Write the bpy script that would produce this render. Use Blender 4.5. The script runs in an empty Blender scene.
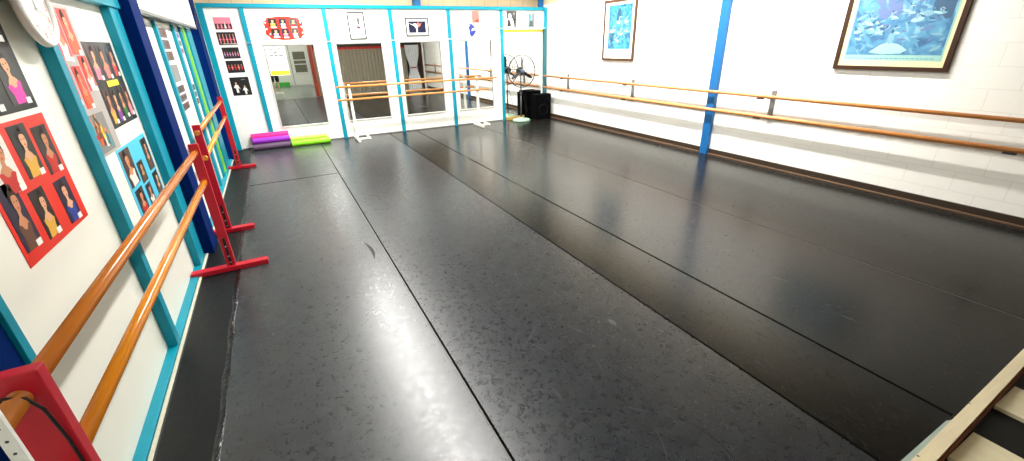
import bpy, bmesh, math, random
from mathutils import Vector, Matrix
random.seed(7)
S = bpy.context.scene
COL = S.collection
PI = math.pi

# ------------------------------------------------------------------ materials
def lin(c):
    c /= 255.0
    return c / 12.92 if c <= 0.04045 else ((c + 0.055) / 1.055) ** 2.4
def rgb(*c):
    return (lin(c[0]), lin(c[1]), lin(c[2]), 1.0)
_M = {}
def mat(name, c, rough=0.5, metal=0.0, spec=0.5, coat=0.0, noise=0.0, nscale=8.0, bump=0.0, stretch=None):
    if name in _M: return _M[name]
    m = bpy.data.materials.new(name); m.use_nodes = True
    nt = m.node_tree; b = nt.nodes['Principled BSDF']
    col = rgb(*c)
    b.inputs['Base Color'].default_value = col
    b.inputs['Roughness'].default_value = rough
    b.inputs['Metallic'].default_value = metal
    b.inputs['Specular IOR Level'].default_value = spec
    b.inputs['Coat Weight'].default_value = coat
    tc = nt.nodes.new('ShaderNodeTexCoord')
    mp = nt.nodes.new('ShaderNodeMapping')
    if stretch: mp.inputs['Scale'].default_value = stretch
    nt.links.new(tc.outputs['Object'], mp.inputs['Vector'])
    nz = nt.nodes.new('ShaderNodeTexNoise'); nz.inputs['Scale'].default_value = nscale; nz.inputs['Detail'].default_value = 4
    nt.links.new(mp.outputs['Vector'], nz.inputs['Vector'])
    n = noise if noise else 0.04
    mx = nt.nodes.new('ShaderNodeMix'); mx.data_type = 'RGBA'
    mx.inputs[6].default_value = tuple(v * (1 - n) for v in col[:3]) + (1,)
    mx.inputs[7].default_value = tuple(min(1, v * (1 + n)) for v in col[:3]) + (1,)
    nt.links.new(nz.outputs['Fac'], mx.inputs[0]); nt.links.new(mx.outputs[2], b.inputs['Base Color'])
    if bump:
        bp = nt.nodes.new('ShaderNodeBump'); bp.inputs['Strength'].default_value = bump; bp.inputs['Distance'].default_value = 0.01
        nt.links.new(nz.outputs['Fac'], bp.inputs['Height']); nt.links.new(bp.outputs['Normal'], b.inputs['Normal'])
    _M[name] = m
    return m
def emit(name, c, s):
    m = bpy.data.materials.new(name); m.use_nodes = True
    b = m.node_tree.nodes['Principled BSDF']
    b.inputs['Base Color'].default_value = rgb(*c)
    b.inputs['Emission Color'].default_value = rgb(*c); b.inputs['Emission Strength'].default_value = s
    return m

WHITE = mat('white_paint', (246, 246, 238), 0.55)
LEFTW = mat('white_panel', (242, 243, 232), 0.45, noise=0.02, nscale=2)
BACKW = mat('white_backpanel', (247, 247, 240), 0.45, noise=0.015, nscale=2)
TEAL = mat('turquoise_paint', (0, 142, 166), 0.4, spec=0.3, noise=0.05)
NAVY = mat('navy_paint', (0, 34, 96), 0.6, spec=0.04, noise=0.08)
BLUE = mat('blue_paint', (6, 92, 152), 0.45, noise=0.05)
LIME = mat('lime_paint', (120, 200, 20), 0.4)
RED = mat('red_paint', (188, 8, 36), 0.42, noise=0.06, nscale=5)
WOOD = mat('varnished_wood', (212, 124, 42), 0.25, coat=0.4, noise=0.16, nscale=6, stretch=(6, 0.5, 6))
WOOD2 = mat('amber_varnished_wood', (230, 142, 28), 0.22, coat=0.5, noise=0.12, nscale=6, stretch=(6, 0.5, 6))
WOODR = mat('rail_wood', (204, 134, 74), 0.35, noise=0.15, nscale=6, stretch=(6, 0.5, 6))
WOODX = mat('rail_wood_across', (208, 136, 66), 0.35, noise=0.15, nscale=6, stretch=(0.5, 6, 6))
PINE = mat('pale_pine', (244, 230, 194), 0.5, noise=0.12, nscale=9, stretch=(0.7, 6, 6))
PINEY = mat('pale_pine_board', (250, 236, 200), 0.5, noise=0.12, nscale=9, stretch=(6, 0.7, 6))
BROWNRAW = mat('raw_brown_edge', (112, 56, 22), 0.8, noise=0.3, nscale=20)
SKIRTD = mat('dark_skirting', (48, 34, 20), 0.5, noise=0.35, nscale=7, stretch=(4, 0.5, 4))
SKIRTL = mat('brown_skirting', (98, 72, 48), 0.5, noise=0.3, nscale=7, stretch=(4, 0.5, 4))
BLACK = mat('black', (14, 14, 15), 0.5)
BLACKG = mat('black_gloss', (16, 16, 18), 0.3)
GREY = mat('grey_metal', (120, 122, 122), 0.4, metal=0.3)
DGREY = mat('dark_grey', (58, 60, 62), 0.45)
CREAM = mat('cream_trim', (205, 206, 184), 0.5)
PAPER = mat('paper_white', (244, 244, 240), 0.6)
MINT = mat('mint_base', (140, 176, 148), 0.4)
YELLOW = mat('yellow_paint', (214, 172, 30), 0.5)
STEEL = mat('steel', (170, 172, 172), 0.3, metal=0.8)

def mirror_mat():
    m = bpy.data.materials.new('mirror_glass'); m.use_nodes = True
    b = m.node_tree.nodes['Principled BSDF']
    b.inputs['Base Color'].default_value = (0.86, 0.88, 0.87, 1)
    b.inputs['Metallic'].default_value = 1.0; b.inputs['Roughness'].default_value = 0.01
    return m
MIRROR = mirror_mat()

def block_mat(name, c, dark, bw, bh, axis):
    """painted blockwork: brick pattern on a wall; axis 0 = wall along Y, 1 = wall along X"""
    m = bpy.data.materials.new(name); m.use_nodes = True
    nt = m.node_tree; b = nt.nodes['Principled BSDF']
    tc = nt.nodes.new('ShaderNodeTexCoord')
    sp = nt.nodes.new('ShaderNodeSeparateXYZ'); cb = nt.nodes.new('ShaderNodeCombineXYZ')
    nt.links.new(tc.outputs['Object'], sp.inputs[0])
    nt.links.new(sp.outputs['Y' if axis == 0 else 'X'], cb.inputs[0]); nt.links.new(sp.outputs['Z'], cb.inputs[1])
    br = nt.nodes.new('ShaderNodeTexBrick')
    br.inputs['Scale'].default_value = 1.0
    br.inputs['Brick Width'].default_value = bw; br.inputs['Row Height'].default_value = bh
    br.inputs['Mortar Size'].default_value = 0.006; br.inputs['Mortar Smooth'].default_value = 0.3
    c1 = rgb(*c); br.inputs['Color1'].default_value = c1
    br.inputs['Color2'].default_value = tuple(v * 0.97 for v in c1[:3]) + (1,)
    br.inputs['Mortar'].default_value = rgb(*dark)
    nt.links.new(cb.outputs[0], br.inputs['Vector'])
    nt.links.new(br.outputs['Color'], b.inputs['Base Color'])
    nz = nt.nodes.new('ShaderNodeTexNoise'); nz.inputs['Scale'].default_value = 30
    nt.links.new(tc.outputs['Object'], nz.inputs['Vector'])
    mt = nt.nodes.new('ShaderNodeMath'); mt.operation = 'MULTIPLY_ADD'
    nt.links.new(br.outputs['Fac'], mt.inputs[0]); mt.inputs[1].default_value = -1.0; nt.links.new(nz.outputs['Fac'], mt.inputs[2])
    bp = nt.nodes.new('ShaderNodeBump'); bp.inputs['Strength'].default_value = 0.25; bp.inputs['Distance'].default_value = 0.004
    nt.links.new(mt.outputs[0], bp.inputs['Height']); nt.links.new(bp.outputs['Normal'], b.inputs['Normal'])
    b.inputs['Roughness'].default_value = 0.6
    return m
RIGHTB = block_mat('white_blockwork', (248, 246, 238), (236, 233, 224), 0.49, 0.245, 0)
TANX = block_mat('tan_blockwork', (206, 186, 152), (160, 140, 108), 0.40, 0.2, 1)
TANY = block_mat('tan_blockwork_side', (206, 186, 152), (160, 140, 108), 0.40, 0.2, 0)

def marley(name, c, rough, scr=0.5, spec=0.5):
    m = bpy.data.materials.new(name); m.use_nodes = True
    nt = m.node_tree; b = nt.nodes['Principled BSDF']; N = nt.nodes.new; Lk = nt.links.new
    tc = N('ShaderNodeTexCoord')
    n1 = N('ShaderNodeTexNoise'); n1.inputs['Scale'].default_value = 7.5; n1.inputs['Detail'].default_value = 6; n1.inputs['Roughness'].default_value = 0.68; n1.inputs['Distortion'].default_value = 0.25
    n2 = N('ShaderNodeTexNoise'); n2.inputs['Scale'].default_value = 55; n2.inputs['Detail'].default_value = 6; n2.inputs['Roughness'].default_value = 0.7; n2.inputs['Distortion'].default_value = 1.2
    Lk(tc.outputs['Object'], n1.inputs['Vector']); Lk(tc.outputs['Object'], n2.inputs['Vector'])
    r1 = N('ShaderNodeValToRGB')
    c0 = rgb(*c)
    r1.color_ramp.elements[0].position = 0.28; r1.color_ramp.elements[0].color = tuple(v * 0.55 for v in c0[:3]) + (1,)
    r1.color_ramp.elements[1].position = 0.74; r1.color_ramp.elements[1].color = tuple(v * 1.7 for v in c0[:3]) + (1,)
    Lk(n1.outputs['Fac'], r1.inputs['Fac'])
    # pale scuffs and scratches worn into the vinyl
    def scratches(rot, sc, thr):
        mp = N('ShaderNodeMapping'); mp.inputs['Rotation'].default_value = (0, 0, rot); mp.inputs['Scale'].default_value = sc
        Lk(tc.outputs['Object'], mp.inputs['Vector'])
        nn = N('ShaderNodeTexNoise'); nn.inputs['Scale'].default_value = 1.0; nn.inputs['Detail'].default_value = 3; nn.inputs['Distortion'].default_value = 0.5
        Lk(mp.outputs['Vector'], nn.inputs['Vector'])
        rr = N('ShaderNodeValToRGB')
        rr.color_ramp.elements[0].position = thr; rr.color_ramp.elements[0].color = (0, 0, 0, 1)
        rr.color_ramp.elements[1].position = thr + 0.12; rr.color_ramp.elements[1].color = (1, 1, 1, 1)
        Lk(nn.outputs['Fac'], rr.inputs['Fac'])
        return rr.outputs['Color']
    s1 = scratches(0.6, (60, 2.2, 1), 0.62); s2 = scratches(-0.9, (75, 3.0, 1), 0.63)
    mx = N('ShaderNodeMix'); mx.data_type = 'FLOAT'; mx.inputs[0].default_value = 0.5
    mm = N('ShaderNodeMath'); mm.operation = 'MAXIMUM'; Lk(s1, mm.inputs[0]); Lk(s2, mm.inputs[1])
    fine = N('ShaderNodeMath'); fine.operation = 'MULTIPLY'; Lk(mm.outputs[0], fine.inputs[0]); fine.inputs[1].default_value = scr * 0.45
    add = N('ShaderNodeMath'); add.operation = 'MULTIPLY_ADD'; Lk(n2.outputs['Fac'], add.inputs[0]); add.inputs[1].default_value = scr * 0.18; Lk(fine.outputs[0], add.inputs[2])
    mc = N('ShaderNodeMix'); mc.data_type = 'RGBA'
    Lk(add.outputs[0], mc.inputs[0]); Lk(r1.outputs['Color'], mc.inputs[6]); mc.inputs[7].default_value = rgb(92, 95, 98)
    Lk(mc.outputs[2], b.inputs['Base Color'])
    n3 = N('ShaderNodeTexNoise'); n3.inputs['Scale'].default_value = 24; n3.inputs['Detail'].default_value = 5; n3.inputs['Roughness'].default_value = 0.7; n3.inputs['Distortion'].default_value = 1.0
    Lk(tc.outputs['Object'], n3.inputs['Vector'])
    rm = N('ShaderNodeMapRange'); rm.inputs['To Min'].default_value = rough - 0.11; rm.inputs['To Max'].default_value = rough + 0.13
    rm.inputs['From Min'].default_value = 0.2; rm.inputs['From Max'].default_value = 0.8
    Lk(n3.outputs['Fac'], rm.inputs['Value']); Lk(rm.outputs['Result'], b.inputs['Roughness'])
    bp = N('ShaderNodeBump'); bp.inputs['Strength'].default_value = 0.3; bp.inputs['Distance'].default_value = 0.0009
    Lk(n3.outputs['Fac'], bp.inputs['Height']); Lk(bp.outputs['Normal'], b.inputs['Normal'])
    b.inputs['Specular IOR Level'].default_value = spec
    return m
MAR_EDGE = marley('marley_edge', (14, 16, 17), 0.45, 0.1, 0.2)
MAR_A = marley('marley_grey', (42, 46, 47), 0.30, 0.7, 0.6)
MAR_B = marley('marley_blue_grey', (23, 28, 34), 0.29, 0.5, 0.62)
MAR_C = marley('marley_charcoal', (18, 17, 15), 0.22, 0.2, 0.18)
MAR_D = marley('marley_warm', (18, 17, 14), 0.22, 0.2, 0.18)
SEAM = mat('seam_tape', (6, 6, 6), 0.9, spec=0.05)
SEAMHI = mat('seam_highlight', (120, 120, 114), 0.5)

# ------------------------------------------------------------------ mesh builder
class MB:
    def __init__(self):
        self.bm = bmesh.new(); self.mats = []
    def mi(self, m):
        if m not in self.mats: self.mats.append(m)
        return self.mats.index(m)
    def box(self, x0, x1, y0, y1, z0, z1, m, bev=0.0, M=None):
        b2 = bmesh.new()
        bmesh.ops.create_cube(b2, size=1)
        for v in b2.verts:
            v.co = Vector(((x0 + x1) / 2 + v.co.x * (x1 - x0), (y0 + y1) / 2 + v.co.y * (y1 - y0), (z0 + z1) / 2 + v.co.z * (z1 - z0)))
        if bev > 0:
            bmesh.ops.bevel(b2, geom=b2.edges[:], offset=bev, segments=2, affect='EDGES', profile=0.5)
        self._merge(b2, m, M, False); return self
    def _merge(self, b2, m, M, smooth):
        i = self.mi(m)
        if M is not None: bmesh.ops.transform(b2, matrix=M, verts=b2.verts[:])
        bmesh.ops.recalc_face_normals(b2, faces=b2.faces[:])
        vm = {v: self.bm.verts.new(v.co) for v in b2.verts}
        for f in b2.faces:
            try:
                g = self.bm.faces.new([vm[v] for v in f.verts]); g.material_index = i; g.smooth = smooth
            except ValueError: pass
        b2.free()
    def tube(self, pts, r, m, n=10, cap=True, closed=False, smooth=True):
        pts = [Vector(p) for p in pts]; i = self.mi(m); rs = r if isinstance(r, (list, tuple)) else [r] * len(pts)
        rings = []; L = len(pts); up = None
        for k, p in enumerate(pts):
            if closed: t = pts[(k + 1) % L] - pts[k - 1]
            else: t = pts[min(k + 1, L - 1)] - pts[max(k - 1, 0)]
            t.normalize()
            if up is None:
                up = Vector((0, 0, 1)) if abs(t.z) < 0.9 else Vector((1, 0, 0))
            a = t.cross(up)
            if a.length < 1e-5: a = t.orthogonal()
            a.normalize(); bb = a.cross(t).normalized(); up = bb
            rings.append([self.bm.verts.new(p + rs[k] * (a * math.cos(2 * PI * j / n) + bb * math.sin(2 * PI * j / n))) for j in range(n)])
        for k in range(L if closed else L - 1):
            A, B = rings[k], rings[(k + 1) % L]
            for j in range(n):
                f = self.bm.faces.new([A[j], A[(j + 1) % n], B[(j + 1) % n], B[j]]); f.material_index = i; f.smooth = smooth
        if cap and not closed:
            for rg, rev in ((rings[0], False), (rings[-1], True)):
                f = self.bm.faces.new(rg[::-1] if not rev else rg); f.material_index = i
        return self
    def lathe(self, prof, m, n=24, M=None):
        """prof: (r, z) pairs about the Z axis"""
        b2 = bmesh.new(); rings = []
        for r, z in prof:
            if r < 1e-6: rings.append([b2.verts.new((0, 0, z))])
            else: rings.append([b2.verts.new((r * math.cos(2 * PI * j / n), r * math.sin(2 * PI * j / n), z)) for j in range(n)])
        for A, B in zip(rings, rings[1:]):
            for j in range(n):
                q = [A[j % len(A)], A[(j + 1) % len(A)], B[(j + 1) % len(B)], B[j % len(B)]]
                u = []
                for v in q:
                    if v not in u: u.append(v)
                if len(u) > 2:
                    try: b2.faces.new(u)
                    except ValueError: pass
        self._merge(b2, m, M, True); return self
    def prism(self, pts, off, up, m, M=None):
        """extrude a polygon (list of 3D points) by the vector up, starting at the offset off"""
        b2 = bmesh.new(); o = Vector(off); u = Vector(up)
        A = [b2.verts.new(Vector(p) + o) for p in pts]; B = [b2.verts.new(Vector(p) + o + u) for p in pts]
        b2.faces.new(A[::-1]); b2.faces.new(B)
        for k in range(len(pts)):
            j = (k + 1) % len(pts); b2.faces.new([A[k], A[j], B[j], B[k]])
        self._merge(b2, m, M, False); return self
    def build(self, name, parent=None, loc=None):
        if loc is not None:
            bmesh.ops.translate(self.bm, vec=-Vector(loc), verts=self.bm.verts[:])
        me = bpy.data.meshes.new(name); self.bm.to_mesh(me); self.bm.free()
        for m in self.mats: me.materials.append(m)
        o = bpy.data.objects.new(name, me); COL.objects.link(o)
        if loc is not None: o.location = loc
        if parent is not None:
            o.parent = parent
            o.location = (Vector(loc) if loc is not None else Vector((0, 0, 0))) - _WL.get(parent.name, Vector((0, 0, 0)))
        _WL[o.name] = Vector(loc) if loc is not None else Vector((0, 0, 0))
        return o
_WL = {}   # world origin of every object (no rotations are used on parents)
def tag(o, label, cat, group=None):
    o['label'] = label; o['category'] = cat
    if group: o['group'] = group
    return o
def thing(name, label, cat, loc, group=None):
    o = bpy.data.objects.new(name, None); COL.objects.link(o); o.location = loc
    o.empty_display_size = 0.1
    _WL[o.name] = Vector(loc)
    return tag(o, label, cat, group)
def struct(mb, name, parent=None):
    o = mb.build(name, parent)
    if parent is None: o['kind'] = 'structure'
    return o
def solo(mb, name, label, cat, loc, group=None):
    return tag(mb.build(name, None, loc), label, cat, group)
def text_mesh(s, size, m):
    cu = bpy.data.curves.new('t', 'FONT'); cu.body = s; cu.size = size; cu.align_x = 'CENTER'; cu.align_y = 'CENTER'
    o = bpy.data.objects.new('t', cu); COL.objects.link(o)
    dg = bpy.context.evaluated_depsgraph_get()
    me = bpy.data.meshes.new_from_object(o.evaluated_get(dg))
    polys = [[me.vertices[i].co.copy() for i in p.vertices] for p in me.polygons]
    bpy.data.objects.remove(o); bpy.data.curves.remove(cu); bpy.data.meshes.remove(me)
    return polys

# flat printed things: polygons laid on a wall plane, each layer a hair above the one below
class Wall:
    def __init__(self, org, right, nrm):
        self.o = Vector(org); self.r = Vector(right); self.n = Vector(nrm); self.u = Vector((0, 0, 1))
    def P(self, a, b, d=0.0):
        return self.o + self.r * a + self.u * b + self.n * d
XP, YB, XR = -1.13, 11.53, 7.27
LEFT = Wall((XP, 0, 0), (0, 1, 0), (1, 0, 0))
BACK = Wall((0, YB, 0), (1, 0, 0), (0, -1, 0))
RIGHT = Wall((XR, 0, 0), (0, -1, 0), (-1, 0, 0))
def slab(mb, W, a0, a1, b0, b1, d0, d1, m):
    pts = [W.P(a0, b0), W.P(a1, b0), W.P(a1, b1), W.P(a0, b1)]
    mb.prism(pts, W.n * d0, W.n * (d1 - d0), m); return mb
def poly(mb, W, pts, d, m):
    i = mb.mi(m)
    vs = [mb.bm.verts.new(W.P(a, b, d)) for a, b in pts]
    f = mb.bm.faces.new(vs); f.material_index = i
    f.normal_update()
    if f.normal.dot(W.n) < 0: f.normal_flip()
def ell(a, b, ra, rb, n=14, rot=0.0):
    c, s = math.cos(rot), math.sin(rot)
    return [(a + ra * math.cos(2 * PI * k / n) * c - rb * math.sin(2 * PI * k / n) * s,
             b + ra * math.cos(2 * PI * k / n) * s + rb * math.sin(2 * PI * k / n) * c) for k in range(n)]
SKIN = mat('print_skin', (204, 138, 98), 0.5)
SKIN2 = mat('print_skin_pale', (226, 170, 130), 0.5)
HAIR = mat('print_hair', (44, 26, 20), 0.5)
PBLACK = mat('print_black', (24, 22, 26), 0.35)
PNAVY = mat('print_navy', (20, 24, 56), 0.35)
PMAROON = mat('print_maroon', (66, 24, 28), 0.35)
PRED = mat('poster_red', (226, 40, 18), 0.35)
PBLUE = mat('poster_blue', (70, 196, 232), 0.4)
PCOL = {k: mat('print_' + k, v, 0.5) for k, v in dict(pink=(226, 60, 170), gold=(222, 170, 60), white=(236, 232, 224), scarlet=(196, 34, 26),
        royal=(34, 56, 150), green=(40, 120, 50), purple=(120, 50, 150), orange=(220, 96, 40), teal=(60, 150, 160), brown=(96, 60, 40),
        rose=(226, 128, 150), grey=(128, 130, 128), dgrey=(70, 72, 74), yellow=(250, 225, 40), lilac=(176, 150, 200), salmon=(236, 120, 110)).items()}
def portrait(mb, W, a0, a1, b0, b1, d, bg, dress, skin=SKIN, lean=0.0):
    """a head-and-shoulders studio photograph: backdrop, dress, neck, face, hair drawn up in a bun"""
    w, h = a1 - a0, b1 - b0; ca = a0 + w * 0.5; rot = lean * 3.0
    slab(mb, W, a0, a1, b0, b1, d, d + 0.0012, bg)
    e = d + 0.0018; c_, s_ = math.cos(rot), math.sin(rot); cb = b0 + h * .3
    def T(pts):
        out = []
        for u, v in pts:
            x, y = u * w * c_ - (v - .3) * h * s_, u * w * s_ + (v - .3) * h * c_
            out.append((min(max(ca + x, a0 + w * .01), a1 - w * .01), min(max(cb + y, b0 + h * .005), b1 - h * .01)))
        return out
    def E(u, v, ru, rv, n=14): return T([(u + ru * math.cos(2 * PI * k / n), v + rv * math.sin(2 * PI * k / n)) for k in range(n)])
    poly(mb, W, T([(-.30, -.02), (.30, -.02), (.27, .20), (.36, .36), (.20, .40), (.10, .33), (-.10, .33), (-.20, .40), (-.36, .36), (-.27, .20)]), e, PCOL[dress])
    poly(mb, W, T([(-.27, .385), (-.17, .375), (-.06, .30), (.06, .30), (.17, .375), (.27, .385), (.19, .45), (.085, .50), (.08, .60), (-.08, .60), (-.085, .50), (-.19, .45)]), e + .0006, skin)
    poly(mb, W, E(.0, .76, .215, .175), e + .0009, HAIR); poly(mb, W, E(.02, .93, .10, .055), e + .0009, HAIR)
    poly(mb, W, E(.02, .71, .165, .15), e + .0013, skin)
    poly(mb, W, T([(-.14, .80), (-.05, .86), (.10, .86), (.19, .78), (.10, .82), (-.04, .82)]), e + .0016, HAIR)
    for q in (-.055, .095): poly(mb, W, E(q, .725, .028, .013, 8), e + .0018, HAIR)
    poly(mb, W, E(.025, .625, .05, .014, 8), e + .0018, PCOL['scarlet'])
def dancers(mb, W, a0, a1, b0, b1, d, bg, cols, n, hh=0.55, base=0.15):
    w, h = a1 - a0, b1 - b0
    slab(mb, W, a0, a1, b0, b1, d, d + 0.0015, bg)
    e = d + 0.0022
    for k in range(n):
        ca = a0 + w * (k + 0.7) / (n + 0.4); s = w / n * 0.42; z = b0 + h * base; H = h * hh
        c = cols[k % len(cols)]
        poly(mb, W, [(ca - s * 0.35, z), (ca + s * 0.35, z), (ca + s * 0.3, z + H * 0.42), (ca + s, z + H * 0.40), (ca + s * 0.3, z + H * 0.6), (ca + s * 0.25, z + H * 0.84), (ca - s * 0.25, z + H * 0.84), (ca - s * 0.3, z + H * 0.6), (ca - s, z + H * 0.40), (ca - s * 0.3, z + H * 0.42)], e, c)
        poly(mb, W, ell(ca, z + H * 0.93, s * 0.27, H * 0.09, 8), e + 0.0006, SKIN2)

SUBF = mat('black_subfloor', (20, 19, 18), 0.45, spec=0.25)
# ------------------------------------------------------------------ room shell
mb = MB(); mb.box(-1.6, 7.6, 0.54, 12.0, -0.2, -0.004, DGREY); mb.box(-1.6, 1.99, 0.44, 0.54, -0.2, -0.004, DGREY); mb.box(1.99, 4.3, 0.462, 0.54, -0.2, -0.004, DGREY); mb.box(-1.6, 7.6, -8.4, 0.56, -0.3, -0.2005, DGREY); mb.box(1.0, 7.6, -0.4, 0.46, -0.2, -0.075, SUBF); mb.box(-1.6, 1.0, -8.4, 0.44, -0.2, -0.075, DGREY); mb.box(1.0, 7.6, -8.4, -0.4, -0.2, -0.075, DGREY)
struct(mb, 'floor')
LINO = mat('pale_lino', (120, 130, 122), 0.25, noise=0.06, nscale=3)
mb = MB(); mb.box(-1.6, 2.2, -8.2, 0.335, -0.075, -0.01, LINO)
struct(mb, 'floor_entry')
mb = MB(); mb.box(-1.45, -1.25, 0.0, 12.0, -0.1, 4.4, WHITE); struct(mb, 'wall_left')
mb = MB(); mb.box(XR, 7.5, -0.3, 12.0, -0.1, 3.05, RIGHTB); mb.box(XR, 7.5, -0.3, 12.0, 3.05, 4.4, TANY); struct(mb, 'wall_right')
mb = MB(); mb.box(-1.45, 7.5, 12.0, 12.2, -0.1, 4.4, TANX); struct(mb, 'wall_rear')
CEIL = mat('ceiling_paint', (120, 112, 100), 0.8)
mb = MB(); mb.box(-2.6, 7.6, -8.4, 12.2, 4.3, 4.4, CEIL); struct(mb, 'ceiling')

# back partition with a doorway-width mirror bay at its right end
mb = MB()
mb.box(-1.13, 5.84, YB, YB + 0.05, 0.0, 2.94, BACKW)
mb.box(5.84, XR, YB, YB + 0.05, 2.426, 2.94, BACKW)
mb.box(5.84, XR, YB + 0.03, YB + 0.05, 0.0, 2.426, BACKW)
struct(mb, 'wall_back')
tn = [0]
def trim(mb, base='trim'):
    tn[0] += 1
    return struct(mb, '%s_%d' % (base, tn[0]))
for x in (-0.245, 1.365, 2.85, 4.335, 5.85):
    mb = MB(); mb.box(x - 0.045, x + 0.045, YB - 0.035, YB - 0.001, 0.0, 2.91, TEAL, 0.004); trim(mb)
mb = MB(); mb.box(-1.02, -0.915, YB - 0.06, YB - 0.001, 0.0, 2.91, TEAL, 0.004); trim(mb)
mb = MB(); mb.box(-1.02, XR - 0.001, YB - 0.05, YB + 0.06, 2.91, 2.985, TEAL, 0.004); trim(mb)
DTEAL = mat('grey_teal', (36, 98, 106), 0.4)
mb = MB(); mb.box(7.18, XR - 0.006, YB - 0.10, YB - 0.001, 0.0, 2.43, DTEAL, 0.004); mb.box(7.18, XR - 0.006, YB - 0.10, YB - 0.051, 2.43, 2.98, TEAL, 0.004); trim(mb)
mb = MB(); mb.box(7.13, 7.25, YB + 0.08, YB + 0.2, 2.6, 4.3, BLUE); trim(mb)
mb = MB(); mb.box(3.57, 3.73, 11.80, 11.99, 0, 4.3, BLUE); trim(mb)
mb = MB(); mb.box(5.91, 7.16, YB - 0.04, YB + 0.029, 2.365, 2.425, YELLOW); trim(mb)
OAK = mat('yellow_oak', (196, 160, 84), 0.45, noise=0.2, nscale=8, stretch=(0.6, 6, 6))
mb = MB(); mb.box(5.91, 7.16, YB - 0.06, YB + 0.028, 0.0, 0.075, OAK, 0.004); trim(mb, 'baseboard')
SHAD = mat('grey_strip', (110, 108, 104), 0.6)
mb = MB(); mb.box(-0.9, 5.79, YB - 0.012, YB - 0.001, 0.0, 0.025, SHAD); trim(mb, 'baseboard')  # no board: grey strip standing in for shade along the wall foot

# left partition: panels between turquoise studs
mb = MB()
mb.box(XP - 0.05, XP, 2.12, 11.52, 0.0, 2.46, LEFTW)
struct(mb, 'wall_left_panel')
for y0, y1, xo in ((3.60, 3.69, -1.062), (5.12, 5.40, -1.065), (7.08, 7.2, -1.09), (8.36, 8.5, -1.09), (9.02, 9.14, -1.09), (9.62, 10.15, -1.08)):
    mb = MB(); mb.box(XP + 0.001, xo, y0, y1, 0.0225, 2.46, TEAL, 0.004); trim(mb)
mb = MB(); mb.box(XP - 0.03, -1.06, 2.07, 2.12, 0.0, 2.46, TEAL, 0.003); trim(mb)
mb = MB(); mb.box(-1.24, -1.075, 1.86, 2.068, 0.0, 2.6, NAVY, 0.004); trim(mb)
mb = MB(); mb.box(XP + 0.001, -0.975, 5.45, 5.80, 0.0, 4.28, NAVY, 0.006); trim(mb)
mb = MB(); mb.box(XP + 0.001, -1.0, 10.55, 11.1, 0.0, 4.28, NAVY, 0.006); trim(mb)
mb = MB(); mb.box(XP + 0.001, -1.095, 9.3, 9.5, 0.0, 2.46, LIME, 0.003); trim(mb)
mb = MB(); mb.box(XP - 0.05, -1.05, 2.07, 5.44, 2.4605, 2.56, TEAL, 0.004); trim(mb)
mb = MB(); mb.box(XP + 0.001, -1.062, 2.12, 5.44, 0.0, 0.022, TEAL, 0.004); trim(mb)
mb = MB(); mb.box(XP + 0.001, -1.062, 5.81, 10.54, 0.0, 0.022, TEAL, 0.004); trim(mb)
mb = MB(); mb.box(-1.058, -1.034, 0.45, 10.5, 0.0, 0.012, CREAM, 0.003); trim(mb, 'baseboard')

# white roller housing hung over the far left panels
mb = MB(); PANELW = mat('enamel_white', (250, 250, 246), 0.4)
root = thing('hanging_panel', 'long white panel with grey bottom lip hung above turquoise studs by wires', 'panel', (-1.0, 8.0, 2.42))
mb.box(-1.055, -1.0, 5.82, 10.3, 2.50, 3.9, PANELW, 0.004); mb.build('sheet', root, (-1.02, 8.0, 2.9))
mb = MB(); mb.box(-1.06, -0.992, 5.82, 10.3, 2.465, 2.50, GREY, 0.003); mb.build('bottom_lip', root, (-1.02, 8.0, 2.48))
for y0, y1 in ((5.82, 4.9), (10.31, 10.75)):
    mb = MB(); mb.tube([(-0.99, y0, 2.50), (-0.99, (y0 + y1) / 2, 2.60), (-0.99, y1, 2.9)], 0.008, DGREY, 6); mb.build('wire', root, (-0.99, y0, 2.5))
mb = MB(); mb.box(-0.999, -0.996, 9.55, 9.57, 2.5, 3.9, GREY); mb.build('seam', root, (-1.0, 9.56, 3.0))

# right wall: blue steel column and timber skirting
mb = MB(); mb.box(7.195, XR - 0.001, 5.515, 5.68, 0.0, 4.29, BLUE, 0.005); trim(mb)
mb = MB(); mb.box(7.245, XR - 0.001, -0.05, 5.51, 0.0, 0.115, SKIRTD, 0.004); mb.box(7.245, XR - 0.001, 5.685, 11.42, 0.0, 0.115, SKIRTD, 0.004); trim(mb, 'baseboard')
mb = MB(); mb.box(7.222, 7.2445, -0.05, 5.51, 0.0, 0.032, SKIRTL, 0.008); mb.box(7.222, 7.2445, 5.685, 11.42, 0.0, 0.032, SKIRTL, 0.008); trim(mb, 'baseboard')

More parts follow.
